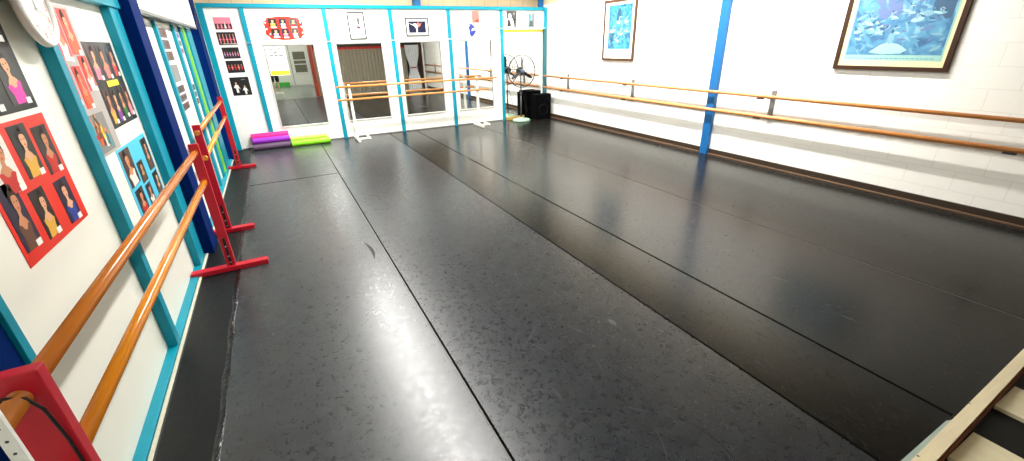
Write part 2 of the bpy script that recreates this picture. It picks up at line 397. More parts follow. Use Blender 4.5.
# ------------------------------------------------------------------ dance floor sheets
SCUFF = mat('pale_scuff', (86, 90, 93), 0.55); DSCUFF = mat('dark_scuff', (16, 16, 17), 0.7)
def arc(mb, cx, cy, r, t0, t1, w, m):
    """a scuff worn into the vinyl by a turning shoe"""
    n = 12; i = mb.mi(m); V = []
    for k in range(n + 1):
        th = t0 + (t1 - t0) * k / n; ww = w * math.sin(PI * (k + .4) / (n + .8)); z = 0.0007
        V.append((mb.bm.verts.new((cx + (r - ww) * math.cos(th), cy + (r - ww) * math.sin(th), z)), mb.bm.verts.new((cx + (r + ww) * math.cos(th), cy + (r + ww) * math.sin(th), z))))
    for A, B in zip(V, V[1:]):
        f = mb.bm.faces.new([A[0], A[1], B[1], B[0]]); f.material_index = i
def far(x): return 0.363 + 0.0225 * x      # back edge of the timber beam, a little askew to the room
def sheet(x0, x1, y0, y1, m, label, scuffs=()):
    ya = (far(x0) if y0 < 1 and x0 > 1.9 else y0) + 0.001; yb = (far(x1) if y0 < 1 and x1 > 1.9 else y0) + 0.001
    mb = MB(); mb.prism([(x0 + 0.006, ya, -0.0035), (x1 - 0.006, yb, -0.0035), (x1 - 0.006, y1, -0.0035), (x0 + 0.006, y1, -0.0035)], (0, 0, 0), (0, 0, 0.0035), m)
    for a in scuffs: arc(mb, *a)
    return solo(mb, 'dance_floor_sheet', label, 'floor sheet', ((x0 + x1) / 2, (y0 + y1) / 2, 0), 'sheets of dance flooring')
sheet(-1.03, -0.72, 0.45, 11.51, MAR_EDGE, 'narrow matt black vinyl floor strip along the turquoise sill')
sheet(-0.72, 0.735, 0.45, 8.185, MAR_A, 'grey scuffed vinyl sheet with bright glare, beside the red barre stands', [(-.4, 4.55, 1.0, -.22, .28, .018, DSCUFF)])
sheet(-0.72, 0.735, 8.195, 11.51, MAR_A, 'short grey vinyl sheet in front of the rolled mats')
sheet(0.735, 2.44, 0.45, 11.51, MAR_B, 'wide blue-grey scratched vinyl sheet down the middle of the floor',
      [(random.uniform(.9, 1.5), random.uniform(.6, 4.0), random.uniform(.3, .8), t, t + random.uniform(.2, .7), random.uniform(.0012, .003), SCUFF) for t in [random.uniform(-1.2, .9) for _ in range(26)]]
      + [(1.3, 1.0, .5, -.6, .5, .006, DSCUFF), (1.1, 1.6, .6, -.3, .4, .004, DSCUFF), (1.2, 2.18, .83, -.06, .06, .02, SCUFF)])
sheet(2.44, 3.16, 0.45, 11.51, MAR_C, 'narrow charcoal vinyl sheet between two dark seams')
sheet(3.16, 4.845, 0.475, 11.51, MAR_D, 'wide dark vinyl sheet in front of the blue column reflection', [(3.2 + .15 * k, 1.2 + k * .55, .5, .2 * k, .2 * k + .3, .003, SCUFF) for k in range(7)])
sheet(4.845, 7.2, 0.53, 11.45, MAR_D, 'wide dark vinyl sheet lying against the timber skirting')
for x, w, e in ((0.735, 0.008, 1), (2.44, 0.008, 0), (3.16, 0.009, 0), (4.845, 0.006, 1)):
    mb = MB(); mb.box(x - w, x + w, 0.45 if x < 4 else 0.5, 11.5, -0.0025, 0.0016, SEAM)
    if e: mb.box(x - w - 0.006, x - w - 0.001, 0.45 if x < 4 else 0.5, 11.5, -0.0025, 0.0022, SEAMHI)  # pale strip painted in for the bright highlight along the seam
    trim(mb)
mb = MB(); mb.box(-0.71, 0.72, 8.175, 8.205, -0.0025, 0.0014, SEAM); trim(mb)
TAPE = mat('worn_black_tape', (12, 12, 13), 0.16, noise=0.5, nscale=30, bump=1.0)
mb = MB()
pts = []
n = 60
for k in range(n + 1):
    y = 0.45 + (11.4 - 0.45) * k / n
    pts.append((y, -0.735 + 0.008 * math.sin(k * 1.7), -0.695 + 0.006 * math.sin(k * 2.3)))
i = mb.mi(TAPE)
vs = [(mb.bm.verts.new((a, y, 0.0015)), mb.bm.verts.new(((a + b) / 2, y, 0.007 + 0.003 * math.sin(y * 31))), mb.bm.verts.new((b, y, 0.0015))) for y, a, b in pts]
for A, B in zip(vs, vs[1:]):
    for j in (0, 1):
        f = mb.bm.faces.new([A[j], A[j + 1], B[j + 1], B[j]]); f.material_index = i; f.smooth = True
solo(mb, 'floor_tape', 'crinkled glossy black tape running under the red stands to the near edge', 'tape', (-0.72, 5, 0))

# near edge: timber beam and pale boards on a black sub-floor
def near(x): return 0.282 + 0.028 * x
mb = MB(); xa, xb = 2.0, 7.18
mb.prism([(xa, near(xa), -0.07), (xb, near(xb), -0.07), (xb, far(xb), -0.07), (xa, far(xa), -0.07)], (0, 0, 0), (0, 0, 0.098), PINE)
rag = [(xa + (xb - xa) * k / 60, 0.012 + 0.006 * math.sin(k * 2.1) + 0.004 * math.sin(k * 5.3)) for k in range(61)]
mb.prism([(xa, near(xa) - 0.001, -0.068), (xb, near(xb) - 0.001, -0.068)] + [(x, near(x) - 0.001, z) for x, z in rag[::-1]], (0, 0, 0), (0, -0.009, 0), BROWNRAW)
for x in (2.62, 3.32, 3.95): mb.lathe([(0, 0.0282), (0.006, 0.0284), (0, 0.0288)], DGREY, 10, Matrix.Translation((x, near(x) + 0.06, 0)))
solo(mb, 'edge_beam', 'pale sawn timber beam with rough brown side edging the black dance floor', 'beam', (3.5, 0.39, 0))
mb = MB(); mb.prism([(2.1, far(2.1) + .001, 0.0012), (3.1, far(3.1) + .001, 0.0012), (3.06, far(3.1) + .016, 0.0012), (2.1, far(2.1) + .038, 0.0012)], (0, 0, 0), (0, 0, 0.012), mat('grey_green_strip', (166, 184, 176), 0.5, noise=0.1)); solo(mb, 'edge_strip', 'short grey-green strip lying along the timber beam', 'strip', (2.6, 0.43, 0))
for k, (x0, lab) in enumerate(((2.855, 'pale floorboard laid end-on to the beam, nearest the grey-green strip'), (3.555, 'pale floorboard laid end-on to the beam, second from the grey-green strip'))):
    mb = MB(); mb.box(x0, x0 + 0.325, -0.06, near(x0) - 0.012, -0.074, -0.045, PINEY, 0.003)
    solo(mb, 'floorboard', lab, 'board', (x0 + 0.16, 0.15, -0.07), 'pale floorboards below the beam')

# ------------------------------------------------------------------ mirrors
def mirror(x0, x1, z0, z1, label, y=YB, frame=0.03, sill=True):
    t = thing('wall_mirror', label, 'mirror', ((x0 + x1) / 2, y, z0), 'mirrors along the turquoise studded wall')
    mb = MB(); mb.box(x0 + frame, x1 - frame, y - 0.012, y - 0.002, z0 + frame, z1 - frame, MIRROR); mb.build('glass', t, ((x0 + x1) / 2, y - 0.01, (z0 + z1) / 2))
    mb = MB(); FW = mat('mirror_frame_white', (214, 214, 206), 0.35)
    mb.box(x0, x0 + frame, y - 0.022, y - 0.001, z0, z1, FW, 0.003); mb.box(x1 - frame, x1, y - 0.022, y - 0.001, z0, z1, FW, 0.003)
    mb.box(x0 + frame, x1 - frame, y - 0.022, y - 0.001, z0, z0 + frame, FW, 0.003); mb.box(x0 + frame, x1 - frame, y - 0.022, y - 0.001, z1 - frame, z1, FW, 0.003)
    mb.build('frame', t, (x0, y, z0))
    mb = MB(); mb.box(x0 + frame, x0 + frame + 0.012, y - 0.021, y - 0.013, z0 + frame, z1 - frame, GREY); mb.box(x1 - frame - 0.012, x1 - frame, y - 0.021, y - 0.013, z0 + frame, z1 - frame, GREY)
    mb.box(x0 + frame + 0.012, x1 - frame - 0.012, y - 0.021, y - 0.013, z1 - frame - 0.012, z1 - frame, GREY)
    mb.build('bead', t, (x0, y, z0))
    return t
mirror(-0.025, 1.055, 0.40, 2.205, 'framed wall mirror with a white printed notice on its glass, above green mats')
mirror(1.48, 2.59, 0.40, 2.205, 'framed wall mirror under the tall narrow dark-framed print')
mirror(2.97, 4.08, 0.40, 2.205, 'framed wall mirror under the black-framed white dancer picture')
mirror(4.48, 5.545, 0.40, 2.205, 'framed wall mirror under the blue and red unframed dancer poster')
t = thing('wall_mirror', 'tall mirror behind the pedestal fan reaching almost to the floor', 'mirror', (6.5, YB, 0.08), 'mirrors along the turquoise studded wall')
mb = MB(); mb.box(5.91, 7.16, YB + 0.005, YB + 0.028, 0.078, 2.362, MIRROR); mb.build('glass', t, (6.5, YB, 1.2))
mb = MB(); mb.box(7.13, 7.163, YB - 0.012, YB + 0.004, 0.08, 2.362, PAPER); mb.build('edge_strip', t, (7.15, YB, 1.2))

# white wire strung across the wall above the mirrors
mb = MB(); mb.tube([(-0.72, YB - 0.05, 2.225), (5.79, YB - 0.05, 2.225)], 0.008, PAPER, 8)
mb.tube([(5.55, YB - 0.05, 2.455), (7.2, YB - 0.11, 2.455)], 0.008, PAPER, 8)
solo(mb, 'white_wire', 'thin white wire strung across the studs just above the mirrors', 'wire', (2.5, YB - 0.05, 2.225))

# notice on the first mirror (its lettering is too small to read in the place: grey dashes)
INK = mat('ink_grey', (64, 64, 70), 0.7)
NB = Wall((0, YB - 0.0125, 0), (1, 0, 0), (0, -1, 0))
t = thing('notice', 'white printed notice with yellow foot band stuck to the mirror glass', 'notice', (0.21, YB - 0.0125, 1.5))
mb = MB(); slab(mb, NB, 0.022, 0.415, 1.55, 2.165, 0.0, 0.002, PAPER); mb.build('sheet', t, (0.21, YB - 0.013, 1.8))
for z, segs in ((2.09, ((0.09, 0.17), (0.19, 0.24), (0.26, 0.33))), (2.02, ((0.18, 0.24),)), (1.955, ((0.08, 0.16), (0.18, 0.25), (0.27, 0.36)))):
    mb = MB()
    for a, b in segs: slab(mb, NB, a, b, z, z + 0.022, 0.0022, 0.003, INK)
    mb.build('heading_line', t, (0.2, YB - 0.014, z))
mb = MB()
for k in range(6):
    a = 0.07
    while a < 0.34 - (0.12 if k == 4 else 0):
        w = random.uniform(0.02, 0.05); slab(mb, NB, a, a + w, 1.90 - k * 0.034, 1.912 - k * 0.034, 0.0022, 0.003, INK); a += w + 0.012
mb.build('lettering', t, (0.2, YB - 0.014, 1.8))
mb = MB(); slab(mb, NB, 0.03, 0.41, 1.56, 1.65, 0.0022, 0.0032, PCOL['yellow']); mb.build('yellow_band', t, (0.2, YB - 0.014, 1.6))

# ------------------------------------------------------------------ prints on the back wall
def solo_print(name, label, cat, W, a0, a1, b0, b1, fn, group=None):
    mb = MB(); fn(mb)
    return solo(mb, name, label, cat, W.P((a0 + a1) / 2, (b0 + b1) / 2, 0.002), group)
G5 = 'stage photographs in a column beside the corner'
PK = PCOL['rose']
def f1(mb):
    slab(mb, BACK, -0.79, -0.48, 2.50, 2.73, 0.001, 0.003, PCOL['rose'])
    slab(mb, BACK, -0.785, -0.485, 2.505, 2.61, 0.0031, 0.0036, PMAROON)
    for k in range(4):
        ca = -0.735 + k * 0.066
        poly(mb, BACK, [(ca - 0.022, 2.52), (ca + 0.022, 2.52), (ca + 0.008, 2.60), (ca, 2.64), (ca - 0.008, 2.60)], 0.0042, PCOL['white'] if k == 2 else PCOL['rose'])
        poly(mb, BACK, ell(ca, 2.645, 0.009, 0.012, 8), 0.0048, SKIN2)
solo_print('stage_photo', 'pink stage photograph at the top of the corner column', 'photo', BACK, -0.79, -0.48, 2.5, 2.73, f1, G5)
def f2(mb): dancers(mb, BACK, -0.80, -0.465, 2.205, 2.45, 0.001, PBLACK, [PCOL['rose'], PCOL['salmon']], 5, 0.75, 0.08)
solo_print('stage_photo', 'photograph of five standing pink dancers on black', 'photo', BACK, -0.8, -0.465, 2.205, 2.45, f2, G5)
def f3(mb):
    dancers(mb, BACK, -0.78, -0.47, 1.935, 2.155, 0.001, PBLACK, [PCOL['lilac'], PCOL['rose']], 6, 0.38, 0.22)
solo_print('stage_photo', 'black photograph with a low row of lilac dancers', 'photo', BACK, -0.78, -0.47, 1.935, 2.155, f3, G5)
def f4(mb):
    dancers(mb, BACK, -0.775, -0.455, 1.65, 1.895, 0.001, PBLACK, [PCOL['scarlet'], PCOL['salmon']], 5, 0.42, 0.25)
solo_print('stage_photo', 'black photograph with a row of red dancers', 'photo', BACK, -0.775, -0.455, 1.65, 1.895, f4, G5)
def f5(mb):
    slab(mb, BACK, -0.79, -0.43, 1.18, 1.56, 0.001, 0.003, PBLACK)
    for ca, cb, s in ((-0.69, 1.30, 1.0), (-0.54, 1.25, 0.85)):
        poly(mb, BACK, [(ca - 0.02 * s, cb - 0.06 * s), (ca + 0.02 * s, cb - 0.06 * s), (ca + 0.025 * s, cb + 0.04 * s), (ca + 0.06 * s, cb + 0.01 * s), (ca + 0.03 * s, cb + 0.10 * s), (ca - 0.02 * s, cb + 0.11 * s), (ca - 0.06 * s, cb + 0.05 * s), (ca - 0.02 * s, cb + 0.03 * s)], 0.0042, PCOL['white'])
        poly(mb, BACK, ell(ca, cb + 0.135 * s, 0.018 * s, 0.024 * s, 8), 0.0048, SKIN2)
    slab(mb, BACK, -0.58, -0.50, 1.50, 1.515, 0.003, 0.0036, PCOL['grey'])
solo_print('stage_photo', 'larger black photograph of two pale dancers at the foot of the column', 'photo', BACK, -0.79, -0.43, 1.18, 1.56, f5, G5)

# scalloped red photo board
t = thing('photo_board', 'scalloped red board with six photographs above the first mirror', 'photo board', (0.5, YB - 0.004, 2.26))
mb = MB(); out = []
N = 120
for k in range(N):
    th = 2 * PI * k / N
    sx = math.copysign(abs(math.cos(th)) ** 0.55, math.cos(th)); sz = math.copysign(abs(math.sin(th)) ** 0.6, math.sin(th))
    bumps = 1 + 0.03 * math.cos(th * 10 + PI)
    out.append((0.5 + 0.385 * sx * bumps, 2.515 + 0.225 * sz * bumps))
mb.prism([BACK.P(a, b) for a, b in out], BACK.n * 0.001, BACK.n * 0.008, PRED); mb.build('board', t, (0.5, YB, 2.5))
cells = [(0.21, 0.37, 2.55, 2.70), (0.42, 0.56, 2.545, 2.70), (0.62, 0.78, 2.55, 2.70), (0.23, 0.40, 2.355, 2.50), (0.43, 0.58, 2.345, 2.50), (0.63, 0.77, 2.35, 2.51)]
for k, (a0, a1, b0, b1) in enumerate(cells):
    mb = MB(); portrait(mb, BACK, a0, a1, b0, b1, 0.0095, (PBLACK, PNAVY, PCOL['dgrey'])[k % 3], ('gold', 'white', 'scarlet', 'lilac', 'rose', 'white')[k], SKIN2); p = mb.build('photo', t, BACK.P((a0 + a1) / 2, b0, 0.01))
    mb = MB(); slab(mb, BACK, a0 + 0.03, a1 - 0.02, b0 - 0.03, b0 - 0.004, 0.0095, 0.0105, PAPER); mb.build('caption', p, BACK.P(a0, b0 - 0.02, 0.01))
for k, (a, b) in enumerate(((0.15, 2.62), (0.15, 2.5), (0.20, 2.40), (0.84, 2.63), (0.85, 2.54), (0.85, 2.42))):
    mb = MB(); poly(mb, BACK, ell(a, b, 0.016, 0.02, 10), 0.0096, PAPER); mb.build('white_spot', t, BACK.P(a, b, 0.0096))

def framed(name, label, W, a0, a1, b0, b1, fw, fm, depth, mat_w, mat_m, art, cat='picture', inner=None):
    """a frame of four bars, a mount board and the print; art(mb, a0, a1, b0, b1, d) draws the print"""
    c = W.P((a0 + a1) / 2, b0, 0.0)
    t = thing(name, label, cat, c)
    mb = MB()
    slab(mb, W, a0, a0 + fw, b0, b1, 0.002, depth, fm); slab(mb, W, a1 - fw, a1, b0, b1, 0.002, depth, fm)
    slab(mb, W, a0 + fw, a1 - fw, b0, b0 + fw, 0.002, depth, fm); slab(mb, W, a0 + fw, a1 - fw, b1 - fw, b1, 0.002, depth, fm)
    mb.build('frame', t, c)
    mb = MB(); slab(mb, W, a0 + fw, a1 - fw, b0 + fw, b1 - fw, 0.002, depth * 0.55, mat_m); mb.build('mount', t, c)
    ia0, ia1, ib0, ib1 = inner if inner else (a0 + fw + mat_w, a1 - fw - mat_w, b0 + fw + mat_w, b1 - fw - mat_w)
    mb = MB(); art(mb, ia0, ia1, ib0, ib1, depth * 0.55); mb.build('print', t, c)
    return t
def art_tall(mb, a0, a1, b0, b1, d):
    slab(mb, BACK, a0, a1, b0, b1, d, d + 0.001, PAPER); e = d + 0.0018
    w, h = a1 - a0, b1 - b0
    poly(mb, BACK, [(a0 + w * .30, b0 + h * .85), (a0 + w * .46, b0 + h * .82), (a0 + w * .42, b0 + h * .55), (a0 + w * .34, b0 + h * .62)], e, PCOL['brown'])
    poly(mb, BACK, [(a0 + w * .54, b0 + h * .90), (a0 + w * .86, b0 + h * .88), (a0 + w * .80, b0 + h * .52), (a0 + w * .62, b0 + h * .56)], e, PCOL['dgrey'])
    poly(mb, BACK, [(a0 + w * .48, b0 + h * .5), (a0 + w * .82, b0 + h * .48), (a0 + w * .86, b0 + h * .34), (a0 + w * .5, b0 + h * .36)], e, PMAROON)
    poly(mb, BACK, [(a0 + w * .1, b0 + h * .25), (a0 + w * .34, b0 + h * .23), (a0 + w * .34, b0 + h * .21), (a0 + w * .1, b0 + h * .22)], e, PCOL['dgrey'])
framed('framed_print', 'tall narrow dark-framed print with a small figure sketch on white', BACK, 1.85, 2.235, 2.255, 2.845, 0.03, mat('frame_charcoal', (44, 46, 48), 0.4), 0.02, 0.05, PAPER, art_tall)
def art_dancer(mb, a0, a1, b0, b1, d):
    slab(mb, BACK, a0, a1, b0, b1, d, d + 0.001, PNAVY); e = d + 0.0018; w, h = a1 - a0, b1 - b0
    poly(mb, BACK, [(a0 + w * .05, b0 + h * .84), (a0 + w * .22, b0 + h * .74), (a0 + w * .36, b0 + h * .82), (a0 + w * .48, b0 + h * .78), (a0 + w * .52, b0 + h * .45), (a0 + w * .50, b0), (a0 + w * .44, b0), (a0 + w * .42, b0 + h * .40), (a0 + w * .32, b0 + h * .62), (a0 + w * .22, b0 + h * .68), (a0 + w * .06, b0 + h * .80)], e, PCOL['white'])
    poly(mb, BACK, [(a0 + w * .48, b0 + h * .80), (a0 + w * .60, b0 + h * .92), (a0 + w * .66, b0 + h * .74), (a0 + w * .78, b0 + h * .90), (a0 + w * .66, b0 + h * .56), (a0 + w * .52, b0 + h * .48)], e + .0004, PCOL['salmon'])
framed('framed_print', 'wide black-framed picture of a white dancer on a dark ground', BACK, 3.2, 3.79, 2.305, 2.72, 0.028, mat('frame_grey', (70, 74, 72), 0.4), 0.022, 0.05, PAPER, art_dancer)
# unframed poster: letters too small to read, red block, leaping blue dancer
def f6(mb):
    slab(mb, BACK, 4.78, 5.32, 2.22, 2.895, 0.001, 0.003, BACKW); e = 0.0036
    for k in range(6):
        a = 4.845 + k * 0.06; slab(mb, BACK, a, a + 0.02, 2.845, 2.875, e, e + .0006, PCOL['dgrey'])
    slab(mb, BACK, 4.99, 5.20, 2.60, 2.88, e + .0008, e + .0012, PCOL['salmon'])
    poly(mb, BACK, [(5.04, 2.64), (5.17, 2.70), (5.18, 2.62)], e + .0016, PRED)
    D = [(4.89, 2.60), (4.93, 2.57), (4.98, 2.58), (5.02, 2.52), (5.10, 2.50), (5.02, 2.485), (4.98, 2.46), (4.965, 2.40), (5.02, 2.43), (5.06, 2.41), (5.03, 2.34), (4.99, 2.28), (4.96, 2.26), (4.93, 2.33), (4.925, 2.44), (4.91, 2.50), (4.94, 2.54)]
    poly(mb, BACK, [(4.98 + (a - 4.98) * 1.5, b) for a, b in D], e, PCOL['royal'])
    poly(mb, BACK, ell(4.96, 2.60, 0.018, 0.022, 10), e + .0004, SKIN)
    slab(mb, BACK, 5.05, 5.18, 2.275, 2.285, e, e + .0006, PCOL['grey'])
solo_print('dancer_poster', 'unframed white poster with a blue leaping dancer under a red block', 'poster', BACK, 4.78, 5.32, 2.22, 2.895, f6)
def f7(mb):
    slab(mb, BACK, 6.01, 6.34, 2.425, 2.89, 0.001, 0.003, PCOL['white']); e = 0.0036
    slab(mb, BACK, 6.02, 6.33, 2.70, 2.885, e, e + .0004, PCOL['dgrey'])
    poly(mb, BACK, [(6.03, 2.50), (6.16, 2.52), (6.12, 2.66), (6.06, 2.68)], e, PBLACK)
    poly(mb, BACK, [(6.20, 2.72), (6.32, 2.72), (6.30, 2.44), (6.26, 2.44), (6.24, 2.6)], e, PBLACK)
    poly(mb, BACK, ell(6.12, 2.76, .05, .07), e + .001, PCOL['white']); poly(mb, BACK, ell(6.25, 2.82, .03, .04), e + .001, PCOL['grey'])
solo_print('dancer_photo', 'black and white figure photograph above the fan mirror, beside the stud', 'photo', BACK, 6.01, 6.34, 2.425, 2.89, f7)
def f8(mb):
    slab(mb, BACK, 6.59, 6.92, 2.42, 2.89, 0.001, 0.003, mat('print_pale_teal', (196, 214, 208), 0.5)); e = 0.0036
    poly(mb, BACK, [(6.70, 2.46), (6.78, 2.46), (6.80, 2.80), (6.72, 2.84)], e, PCOL['teal'])
    poly(mb, BACK, [(6.80, 2.48), (6.90, 2.48), (6.90, 2.86), (6.82, 2.82)], e, PCOL['grey'])
    poly(mb, BACK, [(6.73, 2.50), (6.86, 2.50), (6.84, 2.66), (6.76, 2.64)], e + .0005, PCOL['dgrey'])
solo_print('dancer_photo', 'pale grey-green figure photograph above the fan mirror, near the corner post', 'photo', BACK, 6.59, 6.92, 2.42, 2.89, f8)

# ------------------------------------------------------------------ pictures on the right wall
def blue_art(name, seed, warm):
    m = bpy.data.materials.new(name); m.use_nodes = True
    nt = m.node_tree; b = nt.nodes['Principled BSDF']; N = nt.nodes.new
    tc = N('ShaderNodeTexCoord'); mp = N('ShaderNodeMapping'); mp.inputs['Location'].default_value = (seed, seed, seed)
    nt.links.new(tc.outputs['Object'], mp.inputs['Vector'])
    nz = N('ShaderNodeTexNoise'); nz.inputs['Scale'].default_value = 5.5; nz.inputs['Detail'].default_value = 5; nz.inputs['Distortion'].default_value = 1.4
    nt.links.new(mp.outputs['Vector'], nz.inputs['Vector'])
    r = N('ShaderNodeValToRGB'); e = r.color_ramp.elements
    e[0].position = 0.30; e[0].color = rgb(*warm[0]); e[1].position = 0.74; e[1].color = rgb(*warm[3])
    for p, c in ((0.44, warm[1]), (0.58, warm[2])):
        q = e.new(p); q.color = rgb(*c)
    nt.links.new(nz.outputs['Fac'], r.inputs['Fac']); nt.links.new(r.outputs['Color'], b.inputs['Base Color'])
    b.inputs['Roughness'].default_value = 0.3
    return m
ART1 = blue_art('blue_print_a', 3.1, [(16, 62, 92), (34, 108, 148), (52, 134, 168), (96, 166, 182)])
ART2 = blue_art('blue_print_b', 8.7, [(60, 98, 138), (74, 130, 168), (88, 148, 182), (134, 180, 194)])
PALE = mat('print_pale_blue', (156, 196, 204), 0.4); MIDB = mat('print_mid_blue', (72, 120, 158), 0.4); DEEP = mat('print_deep_blue', (30, 66, 92), 0.4)
PALE2 = mat('print_ice', (122, 166, 184), 0.4); HAZE = mat('print_haze', (88, 146, 178), 0.4); SLATE = mat('print_slate', (54, 88, 118), 0.4)
def figure(mb, W, a, b, s, d, rnd, c):
    """a loose brushed dancer: skirt, bodice, arms and head as a few strokes"""
    for k in range(4):
        poly(mb, W, ell(a + rnd.uniform(-.35, .35) * s, b + rnd.uniform(-.12, .12) * s, s * rnd.uniform(.35, .6), s * rnd.uniform(.12, .22), 10, rnd.uniform(-.35, .35)), d + k * .0001, (c, PALE2, HAZE, c)[k])
    poly(mb, W, ell(a, b + s * .42, s * .13, s * .28, 10, rnd.uniform(-.3, .3)), d + .0005, PALE2)
    poly(mb, W, ell(a + s * .25, b + s * .62, s * .32, s * .05, 8, rnd.uniform(-.6, .8)), d + .0005, SKINB)
    poly(mb, W, ell(a + s * .03, b + s * .78, s * .09, s * .12, 8), d + .0006, SLATE)
SKINB = mat('print_cool_skin', (170, 190, 196), 0.5)
def strokes(mb, W, a0, a1, b0, b1, d, n, sz, cols, rnd, tall=0.3):
    for k in range(n):
        L = sz * rnd.uniform(.5, 1.2)
        a = rnd.uniform(a0 + L, a1 - L); b = rnd.uniform(b0 + L, b1 - L)
        poly(mb, W, ell(a, b, L, L * tall * rnd.uniform(.6, 1.2), 10, rnd.uniform(-1.2, 1.2)), d + k * .000012, rnd.choice(cols))
def art_p1(mb, a0, a1, b0, b1, d):
    rnd = random.Random(5)
    slab(mb, RIGHT, a0, a1, b0, b1, d, d + .0015, ART1); e = d + .0022; w, h = a1 - a0, b1 - b0
    strokes(mb, RIGHT, a0, a1, b0, b1, e, 50, .05, [MIDB, HAZE, PALE2, HAZE], rnd)
    strokes(mb, RIGHT, a0, a0 + w * .3, b0, b0 + h * .5, e + .0008, 14, .05, [DEEP, SLATE], rnd, .6)
    poly(mb, RIGHT, [(a0 + w * .34, b0 + h * .66), (a0 + w * .40, b0 + h * .88), (a0 + w * .46, b0 + h * .93), (a0 + w * .54, b0 + h * .86), (a0 + w * .56, b0 + h * .64), (a0 + w * .44, b0 + h * .60)], e + .001, DEEP)
    for fx, fy, s in ((.48, .62, .2), (.78, .62, .18), (.22, .42, .2), (.55, .36, .2), (.82, .40, .14), (.40, .18, .18)):
        figure(mb, RIGHT, a0 + w * fx, b0 + h * fy, s * w, e + .0014, rnd, PALE)
BRF = mat('brown_frame', (76, 50, 28), 0.4, spec=0.3, noise=0.15, nscale=10); DBF = mat('dark_brown_frame', (58, 34, 18), 0.4, spec=0.3, noise=0.15, nscale=10)
IVORY = mat('ivory_mount', (246, 240, 216), 0.6); CREAMM = mat('cream_mount', (238, 224, 172), 0.6)
framed('framed_painting', 'tall brown-framed blue painting with ivory mount on the white blockwork', RIGHT, -8.89, -7.82, 1.65, 2.93, 0.05, BRF, 0.04, 0.1, IVORY, art_p1, 'painting', (-8.72, -7.95, 1.90, 2.82))
def art_p2(mb, a0, a1, b0, b1, d):
    rnd = random.Random(11)
    slab(mb, RIGHT, a0, a1, b0, b1, d, d + .0015, mat('print_pale_aqua', (150, 196, 186), 0.4))
    A0, A1, B0, B1 = a0 + .02, a1 - .02, b0 + .07, b1 - .01
    slab(mb, RIGHT, A0, A1, B0, B1, d + .0015, d + .002, ART2); e = d + .0028
    w, h = A1 - A0, B1 - B0
    LAV = mat('print_lavender', (100, 120, 164), 0.4)
    poly(mb, RIGHT, [(A0 + w * .2, B1 - .02), (A0 + w * .52, B1 - .02), (A0 + w * .5, B0 + h * .62), (A0 + w * .34, B0 + h * .56), (A0 + w * .2, B0 + h * .62)], e, LAV)
    for k in range(7): slab(mb, RIGHT, A0 + w * (.5 + k * .035), A0 + w * (.518 + k * .035), B0 + h * (.55 + .02 * k), B1 - .01, e, e + .0003, (HAZE, MIDB, PALE2)[k % 3])
    poly(mb, RIGHT, [(A0 + w * .78, B1 - .02), (A1 - .02, B1 - .02), (A1 - .02, B0 + h * .55), (A0 + w * .78, B0 + h * .47)], e, SLATE)
    strokes(mb, RIGHT, A0, A1, B0, B1, e + .0004, 90, .06, [HAZE, MIDB, PALE2, HAZE, LAV], rnd)
    strokes(mb, RIGHT, A0, A0 + w * .45, B0 + h * .3, B0 + h * .62, e + .0016, 26, .05, [PALE2, SLATE, PALE, HAZE], rnd, .45)
    strokes(mb, RIGHT, A0 + w * .6, A1, B0 + h * .38, B0 + h * .7, e + .0016, 16, .045, [SLATE, MIDB, PALE2], rnd, .45)
    for fx, fy, s in ((.28, .36, .11), (.17, .5, .1), (.47, .34, .10), (.66, .52, .12), (.12, .26, .08), (.56, .66, .1), (.4, .58, .09), (.86, .62, .08)):
        figure(mb, RIGHT, A0 + w * fx, B0 + h * fy, w * s, e + .002, rnd, PALE)
    poly(mb, RIGHT, [(A0 + w * .26, B0 + h * .04), (A0 + w * .36, B0 + h * .16), (A0 + w * .44, B0 + h * .2), (A0 + w * .56, B0 + h * .17), (A0 + w * .66, B0 + h * .08), (A0 + w * .6, B0 + h * .02), (A0 + w * .4, B0 + h * .01)], e + .0022, PALE)
    poly(mb, RIGHT, ell(A0 + w * .46, B0 + h * .26, w * .035, h * .09, 12), e + .0024, PALE2)
    poly(mb, RIGHT, ell(A0 + w * .46, B0 + h * .37, w * .018, h * .03, 10), e + .0026, SLATE)
    strokes(mb, RIGHT, A0, A0 + w * .25, B0, B0 + h * .3, e + .0018, 9, .05, [SLATE, MIDB, HAZE], rnd, .6)
    k = a0 + .05
    while k < a1 - .1:
        g = rnd.uniform(.02, .06); slab(mb, RIGHT, k, k + g, b0 + .024, b0 + .031, d + .0015, d + .0022, MIDB); k += g + .012
framed('framed_painting', 'large dark-brown-framed blue painting with cream mount over the long wall barre', RIGHT, -3.66, -2.38, 1.635, 2.72, 0.05, DBF, 0.045, 0.1, CREAMM, art_p2, 'painting', (-3.56, -2.47, 1.755, 2.60))

